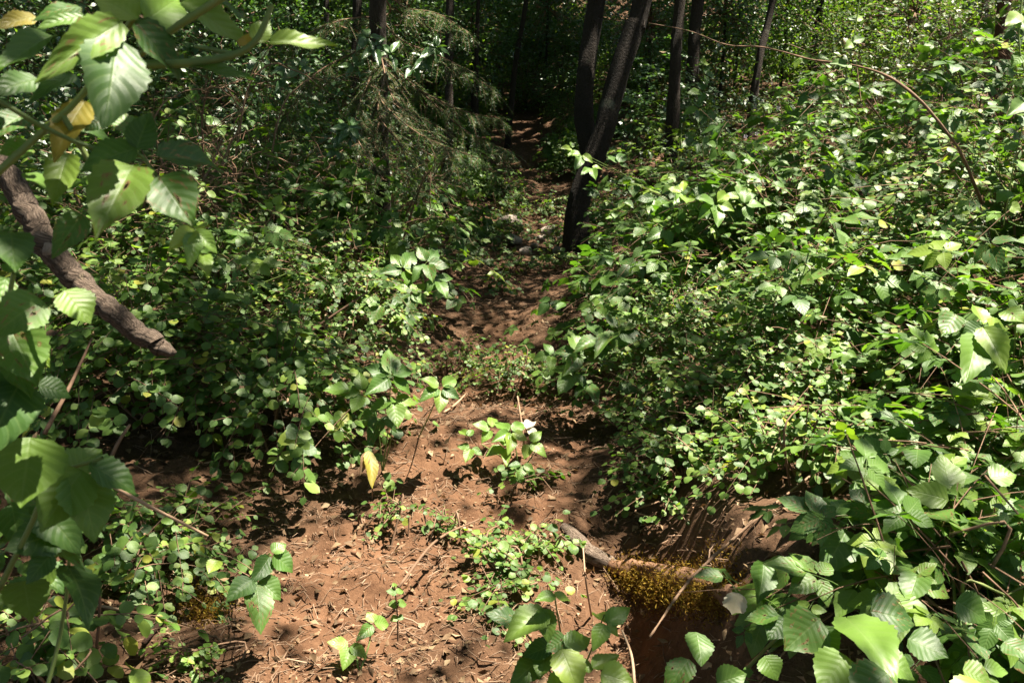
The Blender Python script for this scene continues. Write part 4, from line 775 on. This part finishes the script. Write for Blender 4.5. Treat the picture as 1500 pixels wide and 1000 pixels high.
for ti, t in enumerate(TREES):
    c = C[own == ti]; fs_ = np.where(far[own == ti], 2.3, 1.0)
    if len(c) == 0: continue
    root, rt = t['root'], t['rt']
    nlb = min(9, max(2, len(c) // 14)); ends = c[cr.choice(len(c), min(nlb, len(c)), replace=False)]; LB = []
    for e in ends:
        f = np.clip((e[2] - .8 - t['mid'][2]) / max(t['top'][2] - t['mid'][2], .1), 0, .9); s0 = t['mid'] * (1 - f) + t['top'] * f
        p = curve([s0, s0 * .5 + e * .5 + cr.normal(0, .2, 3) + [0, 0, .25], e], 12); LB.append(p)
        A = Acc(); A.add(*rough_tube(p[::3], [.05, .035, .025, .012], 16, 7, .15, 3)); link('limb', A.mesh('limb', M_BARK, rt), root)
    LBp = np.concatenate(LB)
    nr = LBp[np.argmin(((c[:, None] - LBp[None]) ** 2).sum(-1), 1)]
    P = np.stack([nr, c], 1)
    A = Acc(); A.add(*tubes(P, np.broadcast_to(np.array([.009, .004]), (len(c), 2)), 3, False)); link('twigs', A.mesh('twigs', M_TWIG, rt), root, kind='stuff')
    k = 30; rp = np.where(fs_ > 1, 15, 30); ci = np.repeat(np.arange(len(c)), rp); m = len(ci); fr_ = fs_[ci] * np.where(fs_[ci] > 1, 2.0, 1.) ; pos = c[ci] + cr.normal(0, 1, (m, 3)) * np.array([.17, .17, .09]) * fs_[ci][:, None]
    tt = nrm(cr.normal(0, 1, (m, 3)) * [1, 1, .4] + [0, 0, -.2]); nn = nrm(cr.normal(0, .45, (m, 3)) + [0, 0, 1.])
    T = DIAM; v, q, u = place(T, frames(tt, nn), pos, cr.uniform(.065, .125, m) * fr_); A = Acc(); A.add(v, q, u, np.repeat(cr.rand(m), len(T[0])))
    link('crown', A.mesh('crown', M_CROWN, rt), root, kind='stuff')

# young understorey trees with low crowns that fill the top of the view
def crown_mesh(seed, n, ls, mat, mass=14):
    r = np.random.RandomState(seed); cc = nrm(r.normal(0, 1, (mass * 4, 3))) * (r.rand(mass * 4, 1) ** .4) * [1, 1, .95]
    i = r.randint(len(cc), size=n); P = cc[i] + r.normal(0, .15, (n, 3))
    t = nrm(r.normal(0, 1, (n, 3)) * [1, 1, .5] + [0, 0, -.25]); nn = nrm(r.normal(0, .55, (n, 3)) + [0, 0, .9])
    v, q, u = place(O_LO[0], frames(t, nn), P, r.uniform(.6, 1.2, n) * ls); A = Acc(); A.add(v, q, u, np.repeat(r.rand(n), len(O_LO[0][0])))
    rr = 40; tw = tubes(np.stack([cc[:rr] * .05, cc[:rr] * .5 + r.normal(0, .06, (rr, 3)), cc[:rr]], 1), np.broadcast_to([.014, .009, .004], (rr, 3)), 3, False)
    B_ = Acc(); B_.add(*tw)
    return A.mesh('crown', mat), B_.mesh('twigs', M_TWIG)
CM = [crown_mesh(s, 4400, .053, M_FAR) for s in range(4)] + [crown_mesh(9 + s, 4000, .058, M_DARK) for s in range(2)]
tr_ = Acc(); tr_.add(*rough_tube([np.array([0, 0, -1.]), np.array([.03, 0, 0]), np.array([0, .03, .8])], [.03, .022, .008], 14, 7, .15, 4)); TM = tr_.mesh('trunk', M_BARK)
ur = np.random.RandomState(31)
def under(x, y, z, s, k, name, label, group, sz=1.0):
    b = np.array([x, y, gz(x, y)]); root = link(name, None, None, b, label, 'tree' if 'tree' in name else 'shrub', group)
    h = z - b[2]
    o_ = link('crown', CM[k][0], root, (0, 0, h)); o_.scale = (s, s, s * sz); o_.rotation_euler = (0, 0, ur.uniform(0, 6)); o_['kind'] = 'stuff'
    o2 = link('branches', CM[k][1], root, (0, 0, h)); o2.scale = (s, s, s * sz); o2.rotation_euler = o_.rotation_euler; o2['kind'] = 'stuff'
    o3 = link('trunk', TM, root, (0, 0, h)); o3.scale = (1, 1, max(h, .2))
for px, py, d, s, k in [(1080, 40, 17, 1.6, 0), (1180, 60, 19, 1.7, 1), (1290, 40, 16, 1.7, 2), (1380, 90, 14, 1.3, 3), (1450, 30, 17, 1.8, 0), (1320, 120, 19, 1.5, 1), (1240, -20, 21, 2.0, 3), (1130, 120, 20, 1.3, 2),
      (960, 60, 21, 1.5, 5), (920, 130, 19, 1.1, 4), (640, 30, 17, 1.5, 4), (560, 60, 15, 1.4, 1), (440, 40, 16, 1.5, 0), (350, 90, 14, 1.4, 4), (280, 60, 17, 1.8, 2), (160, 60, 15, 1.7, 0), (40, 90, 13, 1.6, 5), (700, -10, 20, 1.5, 3), (800, 40, 23, 1.5, 2), (860, 90, 22, 1.0, 0), (620, 120, 19, 1.1, 2), (1040, 130, 17, .9, 4), (1480, 150, 12, 1.1, 3), (100, 200, 11, 1.2, 4), (-40, 260, 9.5, 1.1, 5), (430, 120, 12, 1.0, 5), (590, 20, 12.5, .9, 4), (690, 60, 16, .9, 5), (330, 30, 12, 1.1, 4), (950, 40, 15, .8, 5), (1060, 20, 15, 1.0, 4), (1230, 60, 14, .9, 0), (1150, 20, 16, 1.0, 5), (800, 10, 19, 1.1, 4), (1340, 20, 13, 1.0, 1)]:
    p = at(px, py, d); under(p[0], p[1], p[2], s, k, 'understorey_tree', 'small leafy tree filling the woodland behind the trunks' if k < 4 else 'dark evergreen young tree in the woodland shade', 'understorey trees' if k < 4 else 'dark evergreen young trees')
for i in range(64):
    y = ur.uniform(17, 40); x = ur.uniform(-.62, .62) * y
    if abs(path_d(x, y)) < 1.6 and y < 19: continue
    s = ur.uniform(.7, 1.4) * (1 + (y - 17) * .02); under(x, y, gz(x, y) + s * .55, s, i % 6, 'hillside_bush', 'leafy bush growing on the wooded hillside', 'bushes on the hillside', .75)
for px, py, d, s in ((770, 70, 19, .9), (820, 100, 18, .8), (720, 60, 19, .9), (860, 60, 20, 1.0), (800, 20, 21, 1.1), (740, 20, 22, 1.2), (690, 110, 17, .7), (900, 110, 17.5, .8), (840, 140, 16, .5)):
    p = at(px, py, d); under(p[0], p[1], gz(p[0], p[1]) + s * .5, s, px % 6, 'hillside_bush', 'leafy bush growing on the wooded hillside', 'bushes on the hillside', .75)
for i in range(30):
    y = ur.uniform(32, 46); x = -32 + i * 2.2 + ur.uniform(-1, 1); s = ur.uniform(2.4, 3.6); under(x, y, gz(x, y) + s * .8, s, i % 4, 'hillside_tree', 'broad leafy tree high on the wooded hillside', 'trees on the hillside')

# ------------------------------------------------------------------ conifer sprays and dead twigs
kr = np.random.RandomState(41)
def conifer(label, foot, branches, dens):
    g_ = at(*foot); b = np.array([g_[0], g_[1], gz(g_[0], g_[1]) - .03]); root = link('conifer_tree', None, None, b, label, 'tree')
    A = Acc(); tp = b + [0.1, 0.1, 6.5]; A.add(*rough_tube([b, b + [.02, 0, 2], tp], [.07, .06, .02], 40, 10, .15, 2)); link('trunk', A.mesh('trunk', M_BARK, b), root)
    for bi, br in enumerate(branches):
        pts = [at(*p) for p in br]; zb = pts[0][2]; stem = b + (tp - b) * np.clip((zb + .15 - b[2]) / 6.5, .05, .95)
        c = curve([stem] + pts, 26); A = Acc(); A.add(*tubes(c, np.linspace(.008, .0018, 26), 5)); bo = link('branch', A.mesh('branch', M_TWIG, b), root)
        TW = []; n = dens; ii = kr.randint(6, 26, n); base = c[ii]; tg = nrm(np.gradient(c, axis=0))[ii]
        sd = nrm(np.cross(tg, [0, 0, 1.])) * np.where(kr.rand(n) < .5, 1, -1)[:, None]
        dr = nrm(tg * .7 + sd * .75 + [0, 0, -.28] + kr.normal(0, .25, (n, 3))); ln = kr.uniform(.10, .34, n) * (1.2 - ii / 40.)
        s = np.linspace(0, 1, 5); P = base[:, None] + dr[:, None] * (s[None] * ln[:, None])[..., None]; P[:, :, 2] -= (s ** 2)[None] * ln[:, None] * .3
        A = Acc(); A.add(*tubes(P, np.broadcast_to(np.linspace(.0018, .0009, 5), (n, 5)), 3, False)); link('twigs', A.mesh('twigs', M_TWIG, b), bo, kind='stuff')
        m = 44; fs = np.linspace(.05, 1, m); f4 = fs * 4; i0 = np.minimum(f4.astype(int), 3); ff = f4 - i0
        pos = (P[:, i0] * (1 - ff)[None, :, None] + P[:, i0 + 1] * ff[None, :, None]).reshape(-1, 3); tdir = np.repeat(dr, m, 0)
        sdd = nrm(np.cross(tdir, [0, 0, 1.])) * np.tile(np.where(np.arange(m) % 2 == 0, 1, -1), n)[:, None]
        nd = nrm(tdir * .75 + sdd + kr.normal(0, .3, tdir.shape)); nn = nrm(kr.normal(0, .5, nd.shape) + [0, 0, 1.])
        v, q, u = place(NEEDLE, frames(nd, nn), pos, kr.uniform(.018, .032, len(pos))); A = Acc(); A.add(v, q, u, np.repeat(kr.rand(len(pos)), 4)); link('needles', A.mesh('needles', M_NEEDLE, b), bo, kind='stuff')
conifer('conifer with drooping feathery sprays reaching over the path', (560, 330, 7.6),
   [[(600, 120, 7.3), (680, 190, 7.0), (748, 222, 6.8)], [(560, 150, 7.2), (620, 200, 6.8), (700, 232, 6.6)], [(540, 120, 7.2), (520, 190, 6.8), (560, 260, 6.5)], [(590, 60, 7.4), (660, 90, 7.1), (720, 130, 7.0)],
    [(530, 70, 7.3), (460, 110, 6.9), (420, 170, 6.7)], [(600, 170, 7.4), (650, 215, 7.0), (665, 250, 6.9)], [(545, 200, 7.2), (490, 230, 6.8), (470, 290, 6.6)], [(570, 20, 7.5), (500, 30, 7.0), (430, 60, 6.8)], [(610, 130, 7.3), (670, 160, 7.0), (735, 175, 6.9)], [(590, 10, 7.5), (640, 20, 7.2), (690, 50, 7.0)], [(560, 90, 7.2), (580, 150, 6.8), (640, 185, 6.6)], [(555, 170, 7.0), (590, 220, 6.7), (600, 280, 6.6)]], 80)
def dead_shrub(label, foot, n, x0, x1, y0, y1, d0, d1, seed):
    r = np.random.RandomState(seed); g_ = at(*foot); b = np.array([g_[0], g_[1], gz(g_[0], g_[1])]); root = link('dead_shrub', None, None, b, label, 'shrub')
    fine = Acc()
    for k in range(n):
        e = at(r.uniform(x0, x1), r.uniform(y0, y1), r.uniform(d0, d1)); m_ = b * .45 + e * .55 + np.array([r.normal(0, .2), r.normal(0, .2), r.uniform(.15, .6)])
        c = curve([b + r.normal(0, .08, 3) * [1, 1, 0], m_, e + [0, 0, r.uniform(-.3, .1)]], 22) + np.cumsum(r.normal(0, .008, (22, 3)), 0)
        A = Acc(); A.add(*tubes(c, np.linspace(.010, .0022, 22), 5)); link('branch', A.mesh('branch', M_TWIG, b), root)
        q_ = 16; i = r.randint(6, 22, q_); t = nrm(np.gradient(c, axis=0))[i]; dd = nrm(t * .5 + r.normal(0, .7, (q_, 3))); ln = r.uniform(.12, .5, q_)
        s = np.linspace(0, 1, 6); P = c[i][:, None] + dd[:, None] * (s[None] * ln[:, None])[..., None] + np.cumsum(r.normal(0, .010, (q_, 6, 3)), 1); P[:, :, 2] -= (s ** 2 * .12)[None]
        fine.add(*tubes(P, np.broadcast_to(np.linspace(.0028, .001, 6), (q_, 6)), 3, False))
    link('twigs', fine.mesh('twigs', M_TWIG, b), root, kind='stuff')
dead_shrub('tangle of bare brown twigs above the round-leaved thicket', (330, 330, 6.6), 16, 220, 560, 90, 330, 5.6, 7.2, 2)
dead_shrub('bare pale twigs hanging below the conifer sprays', (560, 370, 6.9), 4, 540, 690, 230, 340, 6.2, 6.9, 3)
dead_shrub('dry branching twigs in front of the bright leaves beside the reddish trunk', (1400, 240, 8.0), 11, 1180, 1490, 10, 180, 7.2, 8.8, 4)
dead_shrub('bare dark twigs of the shrub in the shaded bramble corner', (140, 330, 5.4), 8, 60, 330, 120, 330, 4.8, 5.6, 6)
# pale glossy-leaved shrub catching sun behind the dead twigs
for (px, py, d, lab) in ((545, 70, 7.0, 'shrub spray with silvery sunlit leaves at the conifer top'), (640, 85, 7.2, 'silvery leaf spray hanging before the slim dark trunk'), (485, 205, 6.4, 'silvery sunlit leaf spray below the dead twigs'), (405, 110, 6.6, 'silvery sunlit leaves beside the overhanging bramble tip')):
    lv = []; r = np.random.RandomState(px)
    for k in range(4): lv += tri(px + r.uniform(-34, 34), py + r.uniform(-26, 26), r.uniform(20, 28), r.uniform(0, 360), d, 5, M_DARK, 0., .42)
    ground_spray('glossy_shrub', lab, 'shrub', (px - 10, 345), [(px, py, d), (px + 25, py + 15, d), (px - 25, py - 10, d)], lv, cane_mat=M_TWIG)
# small pale bramble flowers
def flower(px, py, d):
    c = at(px, py, d); root = link('bramble_flower', None, None, c, 'small pale pink bramble flower cluster on the sunlit thicket', 'flower', 'bramble flowers')
    T = leaf_tmpl(3, 3, .38, .55, (2, .6), fold=.1, curl=-.2); me = shared('petal', T, 'petal', M_PETAL)
    for k in range(5):
        a = k * 1.2566; t = nrm(math.cos(a) * RGT + math.sin(a) * UPV - FWD * .25); F = frames(t[None], nrm(-FWD + .4 * UPV)[None])[0]
        o_ = link('petal', me, root); m4 = np.eye(4); m4[:3, :3] = F * .013; m4[:3, 3] = t * .002; o_.matrix_basis = Matrix(m4.tolist())
for p in ((1140, 158, 6.2), (1108, 196, 5.9), (1092, 200, 5.9), (1010, 424, 4.6), (1162, 508, 3.7), (1035, 205, 6.2)): flower(*p)
